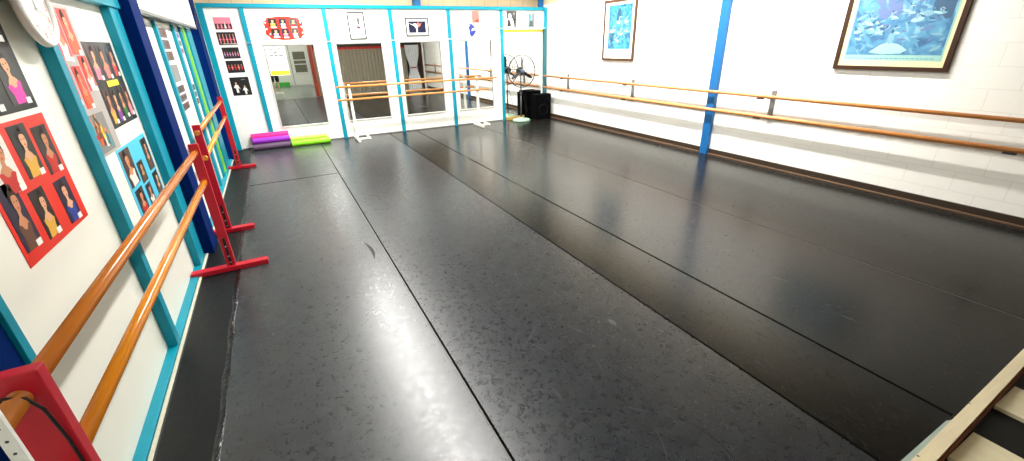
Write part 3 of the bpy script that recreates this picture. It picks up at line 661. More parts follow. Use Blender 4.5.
# ------------------------------------------------------------------ posters on the left wall
def caption(p, W, a, b, w=0.05, h=0.03, d=0.006):
    mb = MB(); slab(mb, W, a - w / 2, a + w / 2, b - h / 2, b + h / 2, d, d + .001, PAPER); return mb.build('caption', p, W.P(a, b, d))
def collage(label, a0, a1, b0, b1, bgm, photos, name='photo_poster', extra=None):
    t = thing(name, label, 'poster', LEFT.P((a0 + a1) / 2, b0, 0.001))
    mb = MB(); slab(mb, LEFT, a0, a1, b0, b1, 0.001, 0.003, bgm); mb.build('backing', t, LEFT.P((a0 + a1) / 2, (b0 + b1) / 2, 0.002))
    for (p0, p1, q0, q1, bg, dr, sk, cap) in photos:
        mb = MB(); portrait(mb, LEFT, p0, p1, q0, q1, 0.0032, bg, dr, sk, random.uniform(-.06, .06)); p = mb.build('photo', t, LEFT.P((p0 + p1) / 2, q0, 0.0032))
        if cap: caption(p, LEFT, p1 - 0.035, q0 + 0.012)
    if extra: extra(t)
    return t
collage('big red poster of six portrait photographs below the black poster', 2.52, 3.29, 1.225, 1.82, PRED, [
    (2.86, 3.04, 1.55, 1.80, PBLACK, 'gold', SKIN2, 1), (3.08, 3.25, 1.52, 1.765, PBLACK, 'scarlet', SKIN, 1), (2.60, 2.80, 1.53, 1.78, PCOL['white'], 'scarlet', SKIN, 1),
    (2.55, 2.71, 1.285, 1.59, PNAVY, 'brown', SKIN, 1), (2.775, 2.93, 1.265, 1.505, PBLACK, 'gold', SKIN2, 1), (3.05, 3.215, 1.25, 1.485, PNAVY, 'royal', SKIN2, 1)])
collage('black poster of portrait photographs above the big red poster', 2.55, 3.28, 1.85, 2.44, PBLACK, [
    (3.03, 3.24, 1.88, 2.14, PCOL['dgrey'], 'pink', SKIN2, 1), (2.72, 2.95, 1.87, 2.12, PCOL['dgrey'], 'white', SKIN, 1), (3.03, 3.24, 2.17, 2.42, PCOL['dgrey'], 'gold', SKIN, 1), (2.72, 2.95, 2.16, 2.41, PCOL['dgrey'], 'orange', SKIN, 1)])
def red_backs(t):
    mb = MB()
    mb2 = MB(); slab(mb2, LEFT, 3.83, 4.21, 1.46, 1.72, 0.0032, 0.0045, PCOL['grey'])
    for k in range(14):
        a = 3.85 + random.random() * 0.31; b = 1.48 + random.random() * 0.15
        c = PCOL[random.choice(['scarlet', 'teal', 'yellow', 'royal', 'orange', 'white', 'brown'])]
        poly(mb2, LEFT, [(a, b), (a + .05, b), (a + .04, b + .09), (a + .01, b + .09)], 0.005 + k * .0002, c)
        poly(mb2, LEFT, ell(a + .025, b + .10, .014, .018, 8), 0.0079 + k * .0001, SKIN)
    mb2.build('group_photo', t, LEFT.P(4.02, 1.46, 0.003))
SILVER = mat('silver_board', (176, 170, 166), 0.4)
collage('silver board of red-edged portraits and a group photo behind the clock', 3.72, 4.335, 1.44, 2.40, SILVER, [
    (4.10, 4.28, 2.10, 2.38, PRED, 'orange', SKIN2, 1), (3.90, 4.08, 2.06, 2.36, PRED, 'white', SKIN, 1), (4.15, 4.32, 1.86, 2.09, PRED, 'white', SKIN2, 1),
    (3.96, 4.12, 1.76, 2.03, PRED, 'orange', SKIN, 1), (3.75, 3.92, 1.80, 2.05, PRED, 'rose', SKIN, 1), (3.73, 3.87, 2.09, 2.34, PRED, 'white', SKIN2, 1)], extra=red_backs)
def yellow_note(t):
    mb = MB(); slab(mb, LEFT, 4.56, 4.86, 1.862, 1.905, 0.0062, 0.0072, PCOL['yellow']); mb.build('yellow_label', t, LEFT.P(4.7, 1.88, 0.006))
collage('black poster of seven portraits with a yellow label across its middle', 4.34, 5.05, 1.57, 2.185, PBLACK, [
    (4.37, 4.56, 1.92, 2.165, PMAROON, 'rose', SKIN2, 1), (4.60, 4.80, 1.92, 2.16, PCOL['dgrey'], 'salmon', SKIN, 1), (4.84, 5.02, 1.93, 2.15, PNAVY, 'scarlet', SKIN, 1),
    (4.37, 4.52, 1.60, 1.85, PMAROON, 'gold', SKIN, 1), (4.54, 4.69, 1.60, 1.84, PBLACK, 'purple', SKIN2, 1), (4.71, 4.86, 1.61, 1.845, PBLACK, 'green', SKIN, 1), (4.88, 5.02, 1.61, 1.84, PMAROON, 'rose', SKIN, 1)], extra=yellow_note)
def yellow_card(t):
    mb = MB(); slab(mb, LEFT, 4.50, 4.80, 1.285, 1.40, 0.0032, 0.0045, PCOL['gold']); mb.build('yellow_card', t, LEFT.P(4.65, 1.34, 0.004))
collage('sky-blue poster of dark portraits with a yellow card, below the upper posters', 4.16, 5.05, 0.865, 1.435, PBLUE, [
    (4.20, 4.47, 1.13, 1.415, PMAROON, 'white', SKIN, 0), (4.84, 5.03, 1.125, 1.40, PBLACK, 'brown', SKIN, 0), (4.52, 4.70, 1.09, 1.265, PBLACK, 'brown', SKIN, 0),
    (4.22, 4.44, 0.885, 1.10, PBLACK, 'scarlet', SKIN, 0), (4.84, 5.02, 0.885, 1.10, PBLACK, 'brown', SKIN2, 0), (4.52, 4.70, 0.885, 1.07, PNAVY, 'white', SKIN, 0)])

# clippings on the far left panels
def clip(label, a0, a1, b0, b1, fn, name='wall_clipping'):
    mb = MB(); slab(mb, LEFT, a0, a1, b0, b1, 0.001, 0.0025, PAPER); fn(mb, a0, a1, b0, b1)
    return solo(mb, name, label, 'clipping', LEFT.P((a0 + a1) / 2, (b0 + b1) / 2, 0.002), 'clippings pinned to the far panels')
def cl_photo(cols):
    def f(mb, a0, a1, b0, b1):
        w, h = a1 - a0, b1 - b0
        for k in range(3):
            z1 = b1 - h * (k / 3.0) - h * .03
            slab(mb, LEFT, a0 + w * .06, a1 - w * .06, z1 - h * .27, z1, 0.0026, 0.0032, cols[k])
            slab(mb, LEFT, a0 + w * .14, a0 + w * .5, z1 - h * .25, z1 - h * .04, .0034, .0038, PMAROON); slab(mb, LEFT, a0 + w * .56, a1 - w * .14, z1 - h * .2, z1 - h * .06, .0034, .0038, PCOL['brown'])
    return f
def cl_lines(c):
    def f(mb, a0, a1, b0, b1):
        z = b1 - 0.03
        while z > b0 + .02:
            g = random.uniform(.4, .9); slab(mb, LEFT, a0 + .02, a0 + .02 + (a1 - a0 - .04) * g, z - .012, z, 0.0026, 0.0032, c); z -= .035
    return f
clip('tall strip of faint red handwriting beside the navy column', 6.0, 6.6, 1.72, 2.30, cl_lines(PCOL['salmon']))
clip('dark framed photo clipping high on the first far panel', 7.26, 7.95, 1.98, 2.40, cl_photo([PMAROON, PCOL['dgrey'], PCOL['brown']]))
clip('grey-green sheet pinned under the dark photo clipping', 7.36, 7.98, 1.70, 1.96, lambda mb, a0, a1, b0, b1: slab(mb, LEFT, a0 + .02, a1 - .02, b0 + .02, b1 - .02, .0026, .0032, PCOL['grey']))
clip('newspaper page with grey photos lowest on the first far panel', 7.38, 8.0, 1.34, 1.68, cl_photo([PCOL['dgrey'], PCOL['grey'], PCOL['dgrey']]))
clip('lilac newspaper photo high on the second far panel', 8.56, 9.0, 2.06, 2.38, cl_photo([PCOL['lilac'], PCOL['grey'], PCOL['rose']]))
clip('printed page of coloured lines midway down the second far panel', 8.56, 9.0, 1.66, 2.04, cl_lines(PCOL['salmon']))
clip('small grey photo page lowest on the second far panel', 8.58, 9.0, 1.30, 1.62, cl_photo([PCOL['dgrey'], PCOL['grey'], PCOL['brown']]))

# clock over the stud
t = thing('wall_clock', 'round white wall clock mounted over the turquoise stud', 'clock', (-1.06, 3.47, 2.15))
Rx = Matrix.Translation((-1.06, 3.47, 2.345)) @ Matrix.Rotation(PI / 2, 4, 'Y')
mb = MB(); mb.lathe([(0, 0), (0.19, 0), (0.205, 0.012), (0.205, 0.03), (0.195, 0.045), (0.18, 0.045), (0.175, 0.03)], PAPER, 40, Rx); mb.build('case', t, (-1.04, 3.47, 2.345))
mb = MB(); mb.lathe([(0, 0.028), (0.176, 0.028)], mat('clock_face', (236, 232, 226), 0.4), 40, Rx); fc = mb.build('dial', t, (-1.03, 3.47, 2.345))
CW = Wall((-1.06 + 0.029, 3.47, 2.345), (0, 1, 0), (1, 0, 0))
NUM = mat('clock_number', (196, 140, 130), 0.5)
mb = MB()
for hnum in range(1, 13):
    th = PI / 2 - hnum * PI / 6
    for pg in text_mesh(str(hnum), 0.065, NUM):
        poly(mb, CW, [(v.x + 0.14 * math.cos(th), v.y + 0.14 * math.sin(th)) for v in pg], 0.0006, NUM)
mb.build('numerals', fc, (-1.03, 3.47, 2.345))
mb = MB(); slab(mb, CW, -0.003, 0.003, -0.02, 0.08, 0.002, 0.004, PCOL['grey']); mb.build('hour_hand', fc, (-1.03, 3.47, 2.345))
mb = MB(); poly(mb, CW, [(-0.02, -0.008), (0.11, -0.056), (0.11, -0.052), (-0.015, -0.003)], 0.005, PCOL['grey']); mb.build('minute_hand', fc, (-1.03, 3.47, 2.345))

# ------------------------------------------------------------------ red portable barres
def stand(t, x, y, h, w=0.085, d=0.04, foot=(-1.11, -0.43), label=None):
    mb = MB(); mb.box(x - w / 2, x + w / 2, y, y + d, 0.05, h, RED, 0.004); p = mb.build('post', t, (x, y, 0.05))
    mb = MB(); mb.box(x - 0.012, x + 0.012, y - 0.0025, y - 0.0005, 0.06, 0.36, BLACK)
    mb.build('slot', p, (x, y, 0.2))
    for z in (0.09, 0.16, 0.27):
        mb = MB(); mb.lathe([(0, 0), (0.008, 0), (0.008, 0.006), (0, 0.008)], STEEL, 10, Matrix.Translation((x, y - 0.002, z)) @ Matrix.Rotation(PI / 2, 4, 'X')); mb.build('bolt', p, (x, y, z))
    mb = MB(); mb.box(foot[0], foot[1], y - 0.03, y + 0.02 + d, 0.002, 0.052, RED, 0.004); mb.build('foot', t, (x, y, 0.0))
R_B = 0.0285
def barre_unit(label, ends, posts, feet, zu, zl, ext, wu, wl):
    """ends: rail axis (x, y) at both posts; posts: (x, y, width, depth, height); feet: (x0, x1)"""
    (xa, ya), (xb, yb) = ends
    t = thing('portable_barre', label, 'ballet barre', ((xa + xb) / 2, (ya + yb) / 2, 0), 'red portable barres along the poster wall')
    for (px, py, w, d, h), ft in zip(posts, feet): stand(t, px, py, h, w, d, ft)
    k = (xb - xa) / (yb - ya)
    y0, y1 = ya - ext[0], yb + ext[1]
    for nm, z, m in (('upper_rail', zu, wu), ('lower_rail', zl, wl)):
        mb = MB(); mb.tube([(xa + k * (y0 - ya), y0, z[0]), (xa + k * (y1 - ya), y1, z[1])], R_B, m, 20); mb.build(nm, t, (xa, ya, z[0]))
    return t
barre_unit('red-posted portable barre with amber rails running past the big red poster', ((-0.806, 1.5), (-0.766, 4.86)), ((-0.814, 1.457, 0.138, 0.045, 1.30), (-0.764, 4.86, 0.08, 0.04, 1.315)),
    ((-1.10, -0.46), (-1.12, -0.43)), (1.222, 1.236), (0.925, 0.953), (0.17, 0.045), WOOD, WOOD2)
barre_unit('red-posted portable barre at the far end, beside the lime board', ((-0.868, 6.05), (-0.895, 9.63)), ((-0.866, 6.05, 0.08, 0.04, 1.33), (-0.895, 9.63, 0.08, 0.04, 1.33)),
    ((-1.112, -0.58), (-1.08, -0.61)), (1.245, 1.252), (0.955, 0.97), (0.035, 0.035), WOOD, WOOD2)
# cable draped over the near rail end and the white perforated upright beside it
mb = MB(); mb.tube([(-0.872, 1.425, 1.14), (-0.85, 1.425, 1.225), (-0.818, 1.425, 1.256), (-0.782, 1.43, 1.236), (-0.766, 1.44, 1.18), (-0.758, 1.448, 1.05), (-0.756, 1.448, 0.9), (-0.77, 1.446, 0.5), (-0.76, 1.40, 0.07), (-0.70, 1.3, 0.01)], 0.0045, BLACKG, 8)
solo(mb, 'black_cable', 'black cable looped over the amber rail end at the near red post', 'cable', (-0.82, 1.55, 0.0))
t = thing('perforated_upright', 'white perforated metal upright standing in front of the near red post', 'upright', (-0.80, 1.30, 0))
mb = MB(); mb.box(-0.792, -0.762, 1.29, 1.305, 0.002, 1.34, PAPER, 0.002); mb.build('strip', t, (-0.80, 1.3, 0.6))
for k in range(14):
    mb = MB(); mb.lathe([(0, 0), (0.004, 0), (0.004, 0.0008), (0, 0.001)], DGREY, 10, Matrix.Translation((-0.777, 1.2895, 0.75 + k * 0.042)) @ Matrix.Rotation(PI / 2, 4, 'X')); mb.build('hole', t, (-0.8, 1.29, 0.75 + k * 0.042))

# ------------------------------------------------------------------ white portable barre by the mirrors
WB = mat('white_enamel', (238, 236, 224), 0.4)
t = thing('portable_barre', 'white-posted portable barre with two wooden rails in front of the mirrors', 'ballet barre', (3.2, 11.05, 0))
for x in (1.57, 4.83):
    mb = MB(); mb.box(x - 0.03, x + 0.03, 11.04, 11.08, 0.05, 1.30, WB, 0.004); mb.build('post', t, (x, 11.06, 0))
    mb = MB(); mb.box(x - 0.03, x + 0.03, 10.76, 11.40, 0.002, 0.055, WB, 0.005); mb.build('foot', t, (x, 11.06, 0))
    mb = MB(); mb.box(x + 0.03, x + 0.27, 11.04, 11.08, 0.004, 0.045, WB, 0.004); mb.build('spreader', t, (x + .15, 11.06, 0))
    mb = MB(); mb.box(x + 0.27, x + 0.315, 11.0, 11.38, 0.002, 0.05, WB, 0.005); mb.build('foot', t, (x + .29, 11.06, 0))
mb = MB(); mb.tube([(1.28, 11.02, 1.255), (5.40, 11.02, 1.245)], 0.024, WOODX, 16); mb.build('upper_rail', t, (3.3, 11.02, 1.25))
mb = MB(); mb.tube([(1.27, 11.02, 0.965), (5.15, 11.02, 0.965)], 0.024, WOODX, 16); mb.build('lower_rail', t, (3.3, 11.02, 0.96))

# ------------------------------------------------------------------ barre fixed to the right wall
t = thing('wall_barre', 'long double wooden barre bracketed to the white blockwork wall', 'ballet barre', (7.12, 6, 1.0))
mb = MB(); mb.tube([(7.12, 0.2, 1.18), (7.12, 11.38, 1.18)], 0.027, WOODR, 16); mb.build('upper_rail', t, (7.12, 6, 1.18))
mb = MB(); mb.tube([(7.12, 0.2, 0.862), (7.12, 11.38, 0.862)], 0.03, WOODR, 16); mb.build('lower_rail', t, (7.12, 6, 0.862))
for y in (10.3, 7.75, 4.45, 1.42):
    mb = MB(); mb.box(7.235, XR - 0.001, y - 0.035, y + 0.035, 0.80, 1.27, GREY, 0.003)
    for z in (1.18, 0.862):
        mb.box(7.12, 7.24, y - 0.012, y + 0.012, z - 0.04, z - 0.024, GREY)
    b = mb.build('bracket', t, (7.25, y, 1.0))
    for z in (1.18, 0.862):
        if y < 2 and z > 1: continue
        mb = MB(); mb.box(7.095, 7.14, y + 0.08, y + 0.19, z - 0.048, z - 0.028, BLACK, 0.003); mb.build('clamp', b, (7.12, y + .17, z))

# ------------------------------------------------------------------ rolled mats
def roll(x0, x1, y, z, r, m, label, tw=0.0):
    mb = MB(); ins = mat('mat_core', (50, 40, 60), 0.8)
    A = Vector((x0, y - tw, z)); B = Vector((x1, y + tw, z))
    mb.tube([A, B], r, m, 24, cap=False)
    # spiral end of the roll, slightly recessed
    for P, s in ((A, 1), (B, -1)):
        mb.tube([P + Vector((0.004 * s, 0, 0)), P + Vector((0.006 * s, 0, 0))], r * 0.97, m, 24)
        sp = []
        for k in range(60):
            th = k * 0.32; rr = r * 0.12 + (r * 0.8) * k / 60
            sp.append(P + Vector((0.003 * s, rr * math.cos(th), rr * math.sin(th))))
        mb.tube(sp, 0.0025, ins, 5)
    return solo(mb, 'rolled_mat', label, 'exercise mat', ((x0 + x1) / 2, y, z - r), 'rolled mats stacked under the first mirror')
def foam(n, c): return mat(n, c, 0.55, noise=0.08, nscale=20)
roll(-0.63 - 0.04, 0.07 + 0.03, 11.22, 0.070, 0.070, foam('foam_plum', (92, 70, 96)), 'dull plum rolled mat on the floor below the purple one')
roll(-0.63 - 0.045, 0.07 + 0.01, 11.375, 0.075, 0.074, foam('foam_red', (170, 20, 60)), 'dark red rolled mat at the back of the pink and purple stack')
roll(-0.63 - 0.02, 0.07 + 0.04, 11.275, 0.20, 0.068, foam('foam_purple', (150, 40, 190)), 'bright purple rolled mat lying on the plum one')
roll(-0.63 - 0.04, 0.07 + 0.03, 11.435, 0.265, 0.078, foam('foam_pink', (240, 20, 130)), 'hot pink rolled mat on top of the stack')
roll(0.12, 0.96, 11.20, 0.068, 0.067, foam('foam_lime', (140, 228, 26)), 'lime green rolled mat in front on the floor')
roll(0.12, 0.93, 11.345, 0.062, 0.060, foam('foam_teal', (60, 140, 120)), 'green rolled mat behind the lime one on the floor')
roll(0.12, 0.91, 11.28, 0.163, 0.05, foam('foam_yellowgreen', (200, 210, 90)), 'yellow-green rolled mat resting on the lime one')
roll(0.12, 0.92, 11.41, 0.18, 0.07, foam('foam_mint', (150, 206, 184)), 'pale mint rolled mat at the top of the green stack')

# ------------------------------------------------------------------ pedestal fan
FX, FY, FZ, FR = 6.20, 11.06, 1.36, 0.425
t = thing('pedestal_fan', 'black caged pedestal fan on a round mint base before the tall mirror', 'fan', (FX, FY + 0.06, 0))
T = Matrix.Translation((FX, FY + 0.06, 0))
mb = MB(); mb.lathe([(0, 0.002), (0.25, 0.002), (0.26, 0.012), (0.25, 0.045), (0.21, 0.062), (0.06, 0.075), (0.045, 0.11), (0, 0.11)], MINT, 36, T); mb.build('base', t, (FX, FY, 0))
mb = MB(); mb.tube([(FX, FY + .06, 0.1), (FX, FY + .06, 0.75)], 0.022, DGREY, 14); mb.tube([(FX, FY + .06, 0.75), (FX, FY + .06, 1.34)], 0.017, GREY, 14); mb.tube([(FX, FY + .06, 0.72), (FX, FY + .06, 0.79)], 0.03, DGREY, 14); mb.build('pole', t, (FX, FY, .7))
mb = MB(); mb.tube([(FX, FY + 0.02, FZ), (FX, FY + 0.07, FZ), (FX, FY + 0.17, FZ), (FX, FY + 0.21, FZ)], [0.075, 0.095, 0.09, 0.05], BLACK, 20); mb.build('motor', t, (FX, FY + .1, FZ))
mb = MB(); mb.tube([(FX + 0.2, FY + 0.06, 0.25), (FX + 0.03, FY + 0.07, 0.9), (FX, FY + 0.13, 1.3)], 0.006, BLACK, 6); mb.build('cord', t, (FX, FY, .5))
TF = Matrix.Translation((FX, FY - 0.03, FZ)) @ Matrix.Rotation(PI / 2, 4, 'X')
mb = MB(); mb.lathe([(0, -0.03), (0.06, -0.03), (0.065, 0.02), (0.05, 0.05), (0, 0.06)], mat('hub_blue_grey', (92, 112, 134), 0.35, metal=0.4), 24, TF); hub = mb.build('hub', t, (FX, FY, FZ))
for k in range(3):
    th = PI / 2 + k * 2 * PI / 3
    mb = MB(); pts = []
    prof = [(0.05, -0.03, 0.025), (0.14, -0.034, 0.032), (0.26, -0.038, 0.032), (0.34, -0.03, 0.024), (0.375, -0.015, 0.015)]
    i = mb.mi(BLACK); top = []; bot = []
    for r_, a_, b_ in prof:
        for lst, s_, o_ in ((top, a_, 0.018), (bot, b_, -0.018)):
            p = Vector((r_ * math.cos(th) - s_ * math.sin(th), o_, r_ * math.sin(th) + s_ * math.cos(th)))
            lst.append(p + Vector((FX, FY - 0.03, FZ)))
    V = [(mb.bm.verts.new(a), mb.bm.verts.new(b), mb.bm.verts.new(b + Vector((0, .004, 0))), mb.bm.verts.new(a + Vector((0, .004, 0)))) for a, b in zip(top, bot)]
    for A, B in zip(V, V[1:]):
        for j in range(4):
            f = mb.bm.faces.new([A[j], A[(j + 1) % 4], B[(j + 1) % 4], B[j]]); f.material_index = i
    mb.bm.faces.new(V[0]); mb.bm.faces.new(V[-1][::-1])
    mb.build('blade', t, (FX, FY, FZ))
WIRE = mat('cage_wire', (24, 24, 25), 0.5)
for nm, yo in (('front_guard', -0.10), ('rear_guard', 0.06)):
    mb = MB()
    def ring(r, y, w): mb.tube([(FX + r * math.cos(2 * PI * k / 48), y, FZ + r * math.sin(2 * PI * k / 48)) for k in range(48)], w, WIRE, 6, closed=True)
    ring(FR, FY - 0.02 + (0.006 if yo > 0 else -0.006), 0.011)
    ring(0.10, FY + yo, 0.005); ring(0.28, FY - 0.02 + (yo + .02) * 0.8, 0.003)
    for k in range(30):
        th = 2 * PI * k / 30; c, s = math.cos(th), math.sin(th)
        mb.tube([(FX + 0.09 * c, FY + yo, FZ + 0.09 * s), (FX + 0.28 * c, FY - 0.02 + (yo + .02) * 0.8, FZ + 0.28 * s), (FX + 0.395 * c, FY - 0.02 + (yo + .02) * 0.35, FZ + 0.395 * s), (FX + FR * c, FY - 0.02, FZ + FR * s)], 0.0036, WIRE, 5)
    mb.build(nm, t, (FX, FY, FZ))

# ------------------------------------------------------------------ loudspeakers in the corner
def speaker(label, x0, x1, y0, y1, h):
    t = thing('loudspeaker', label, 'speaker', ((x0 + x1) / 2, (y0 + y1) / 2, 0), 'black loudspeakers in the corner')
    CAB = mat('cabinet_black', (3, 3, 4), 0.8, spec=0.06, noise=0.15, nscale=40)
    mb = MB(); mb.box(x0, x1, y0, y1, 0.0, h, CAB, 0.012); mb.build('cabinet', t, ((x0 + x1) / 2, y0, 0))
    mb = MB(); mb.box(x0 + 0.03, x1 - 0.03, y0 - 0.012, y0 - 0.0005, 0.03, h - 0.03, mat('grille_black', (4, 4, 6), 0.9, spec=0.04, noise=0.3, nscale=90), 0.004); g = mb.build('grille', t, ((x0 + x1) / 2, y0, .3))
    cx = (x0 + x1) / 2; r = min(x1 - x0, h) * 0.27
    mb = MB(); mb.tube([(cx + r * math.cos(2 * PI * k / 36), y0 - 0.015, h * 0.4 + r * math.sin(2 * PI * k / 36)) for k in range(36)], 0.008, mat('ring_black', (14, 14, 18), 0.5, spec=0.1), 6, closed=True)
    mb.build('driver_ring', g, (cx, y0, h * .4))
    mb = MB(); r2 = r * .4
    mb.tube([(cx + 0.17 + r2 * math.cos(2 * PI * k / 24), y0 - 0.015, h * 0.8 + r2 * .7 * math.sin(2 * PI * k / 24)) for k in range(24)], 0.006, mat('ring_black', (14, 14, 18), 0.5, spec=0.1), 6, closed=True)
    mb.build('tweeter_ring', g, (cx + .17, y0, h * .8))
    return t
speaker('large black loudspeaker nearest the right wall, front of the two', 6.60, 7.14, 10.99, 11.25, 0.71)
speaker('black loudspeaker half hidden behind the other, beside the fan pole', 6.50, 6.98, 11.29, 11.47, 0.79)

# ------------------------------------------------------------------ what the mirrors show behind the viewpoint
TAUPE = mat('taupe_cloth', (150, 142, 124), 0.8, noise=0.08, nscale=4, stretch=(6, 6, 1))
def cloth(x0, x1, y, z0, z1, m, waves, amp, pinch=None):
    mb = MB(); i = mb.mi(m); nx, nz = waves * 8, 24; g = []
    for a in range(nx + 1):
        row = []
        for b in range(nz + 1):
            u = a / nx; v = b / nz; x = x0 + (x1 - x0) * u
            if pinch:
                k = 1 - pinch[1] * math.exp(-((v - pinch[0]) / 0.22) ** 2); x = (x0 + x1) / 2 + (x - (x0 + x1) / 2) * k
            row.append(mb.bm.verts.new((x, y + amp * math.sin(2 * PI * waves * u), z0 + (z1 - z0) * v)))
        g.append(row)
    for a in range(nx):
        for b in range(nz):
            f = mb.bm.faces.new([g[a][b], g[a + 1][b], g[a + 1][b + 1], g[a][b + 1]]); f.material_index = i; f.smooth = True
    return mb
t = thing('stage_curtain', 'taupe grey drawn curtain with a red heading band, seen in the mirrors', 'curtain', (4.1, -0.14, 0))
cloth(1.98, 6.3, -0.14, -0.06, 2.06, TAUPE, 26, 0.018).build('drape', t, (4.1, -0.14, 1.0))
cloth(1.98, 6.3, -0.10, 2.0, 2.10, mat('red_cloth', (190, 40, 30), 0.7), 26, 0.012).build('heading', t, (4.1, -0.1, 2.05))
t = thing('tied_curtain', 'white curtain gathered by a red tie, seen in the third mirror', 'curtain', (6.6, -0.07, 0))
cloth(6.24, 6.95, -0.06, 0.0, 2.12, mat('white_cloth', (232, 234, 236), 0.8), 6, 0.03, (0.5, 0.45)).build('drape', t, (6.6, -0.06, 1))
mb = MB(); mb.tube([(6.6 + 0.14 * math.cos(2 * PI * k / 20), -0.06 + 0.05 * math.sin(2 * PI * k / 20), 1.06) for k in range(20)], 0.025, RED, 8, closed=True); mb.build('tie', t, (6.6, -.06, 1.06))
REDB = mat('red_brown', (150, 44, 30), 0.5)
mb = MB(); mb.box(1.76, 1.90, -0.22, -0.02, -0.07, 2.24, REDB, 0.005); mb.box(1.9, 1.96, -0.16, -0.08, -0.07, 2.24, mat('orange_trim', (196, 110, 70), 0.5), 0.005); trim(mb)
mb = MB(); mb.box(6.98, 7.10, -0.22, -0.04, -0.07, 2.24, mat('dark_red_brown', (66, 28, 22), 0.5), 0.005); mb.box(7.11, 7.2, -0.2, -0.04, -0.07, 2.24, PAPER, 0.005); trim(mb)
mb = MB(); mb.box(-1.45, 7.27, -0.35, -0.22, 2.25, 4.3, WHITE); mb.box(1.9, 7.27, -0.35, -0.23, -0.07, 2.25, mat('dark_backing', (60, 56, 50), 0.9)); struct(mb, 'wall_front')
mb = MB(); mb.box(-1.5, 2.3, -8.25, -8.1, -0.1, 4.3, WHITE); struct(mb, 'wall_entry_far')
mb = MB(); mb.box(-1.6, -1.46, -8.2, -0.0, -0.1, 4.3, WHITE); struct(mb, 'wall_entry_left')
mb = MB(); mb.box(2.3, 2.44, -8.2, -0.36, -0.1, 4.3, WHITE); struct(mb, 'wall_entry_right')
w = MB(); w.box(1.40, 2.22, -8.098, -8.05, 0.66, 2.0, PAPER, 0.004); win = struct(w, 'window_1')
w = MB(); w.box(1.47, 2.15, -8.049, -8.044, 0.74, 1.92, mat('grey_pane', (122, 120, 104), 0.2)); w.build('pane', win)
for z in (1.18, 1.42):
    w = MB(); w.box(1.2, 2.25, -8.03, -7.99, z, z + 0.05, PAPER, 0.004); w.build('bar', win)
mb = MB(); mb.box(0.2, 0.98, -8.05, -7.75, -0.009, 0.22, mat('green_vinyl', (70, 190, 70), 0.5), 0.02); solo(mb, 'green_bench_pad', 'low green pad against the far white wall, seen in the first mirror', 'pad', (0.6, -7.9, 0))
mb = MB(); mb.box(1.16, 1.20, -5.6, -5.56, -0.009, 4.29, mat('grey_green_post', (150, 170, 160), 0.4)); trim(mb)

# ------------------------------------------------------------------ the photographer (only the legs show, in the first mirror)
STEP = mat('step_paint', (206, 210, 202), 0.5)
t = thing('step_stool', 'pale painted step stool under the person, seen in the first mirror', 'stool', (0.14, -0.55, 0))
mb = MB(); mb.box(-0.12, 0.42, -0.80, -0.30, 0.20, 0.235, STEP, 0.006); mb.build('top', t, (0.14, -.55, .22))
for sx in (-0.11, 0.38):
    mb = MB(); mb.box(sx, sx + 0.03, -0.78, -0.32, -0.01, 0.20, STEP, 0.004); mb.build('side_panel', t, (sx, -.55, .1))
def skinned(name, verts, edges, m, parent, root_i=0, sub=2):
    me = bpy.data.meshes.new(name); me.from_pydata([v[0] for v in verts], edges, [])
    o = bpy.data.objects.new(name, me); COL.objects.link(o)
    md = o.modifiers.new('s', 'SKIN'); md.use_smooth_shade = True
    sv = me.skin_vertices[0].data
    for k, v in enumerate(verts):
        r = v[1]; sv[k].radius = r if isinstance(r, tuple) else (r, r); sv[k].use_root = (k == root_i)
    o.modifiers.new('d', 'SUBSURF').levels = sub; o.modifiers['d'].render_levels = sub
    dg = bpy.context.evaluated_depsgraph_get()
    nm = bpy.data.meshes.new_from_object(o.evaluated_get(dg))
    bpy.data.objects.remove(o); bpy.data.meshes.remove(me)
    nm.name = name; nm.materials.clear(); nm.materials.append(m)
    for p in nm.polygons: p.use_smooth = True
    o = bpy.data.objects.new(name, nm); COL.objects.link(o)
    if parent: o.parent = parent; o.location = -_WL[parent.name]
    _WL[o.name] = Vector((0, 0, 0))
    return o
PX, PY, PZ = 0.15, -0.50, 0.25
per = thing('person', 'person in black knee-length shorts raising a phone, legs seen in the first mirror', 'person', (PX, PY, PZ))
def q(x, y, z): return (PX + x, PY + y, PZ + z)
bs = MB()
V = [(q(0, 0, .93), (.15, .11)), (q(0, 0, 1.10), (.13, .09)), (q(0, .01, 1.28), (.15, .10)), (q(0, 0, 1.40), (.10, .07)), (q(0, 0, 1.47), .052), (q(0, .015, 1.56), (.072, .088)), (q(0, .02, 1.67), (.07, .085))]
Eg = [(0, 1), (1, 2), (2, 3), (3, 4), (4, 5), (5, 6)]
def add(base, pts):
    prev = base
    for p, r in pts:
        V.append((p, r)); Eg.append((prev, len(V) - 1)); prev = len(V) - 1
    return prev
ends = []
for s in (-1, 1):
    add(0, [(q(s * .09, 0, .82), .085), (q(s * .10, .015, .48), .055), (q(s * .10, -.01, .32), .052), (q(s * .105, -.01, .08), .034), (q(s * .11, .06, .035), .033), (q(s * .115, .14, .028), .026)])
    hx = -PX + s * 0.085
    e = add(3, [(q(s * .17, 0, 1.39), .055), (q(s * .20 + hx * .2, .14, 1.42), .042), (q(hx + s * .06, .27, 1.62), .033), (q(hx + s * .02, .37, 1.79), .024), (q(hx + s * .01, .415, 1.83), (.026, .018))])
    ends.append(e)
BSK = mat('body_skin', (214, 166, 136), 0.5)
body = skinned('body', V, Eg, BSK, per)
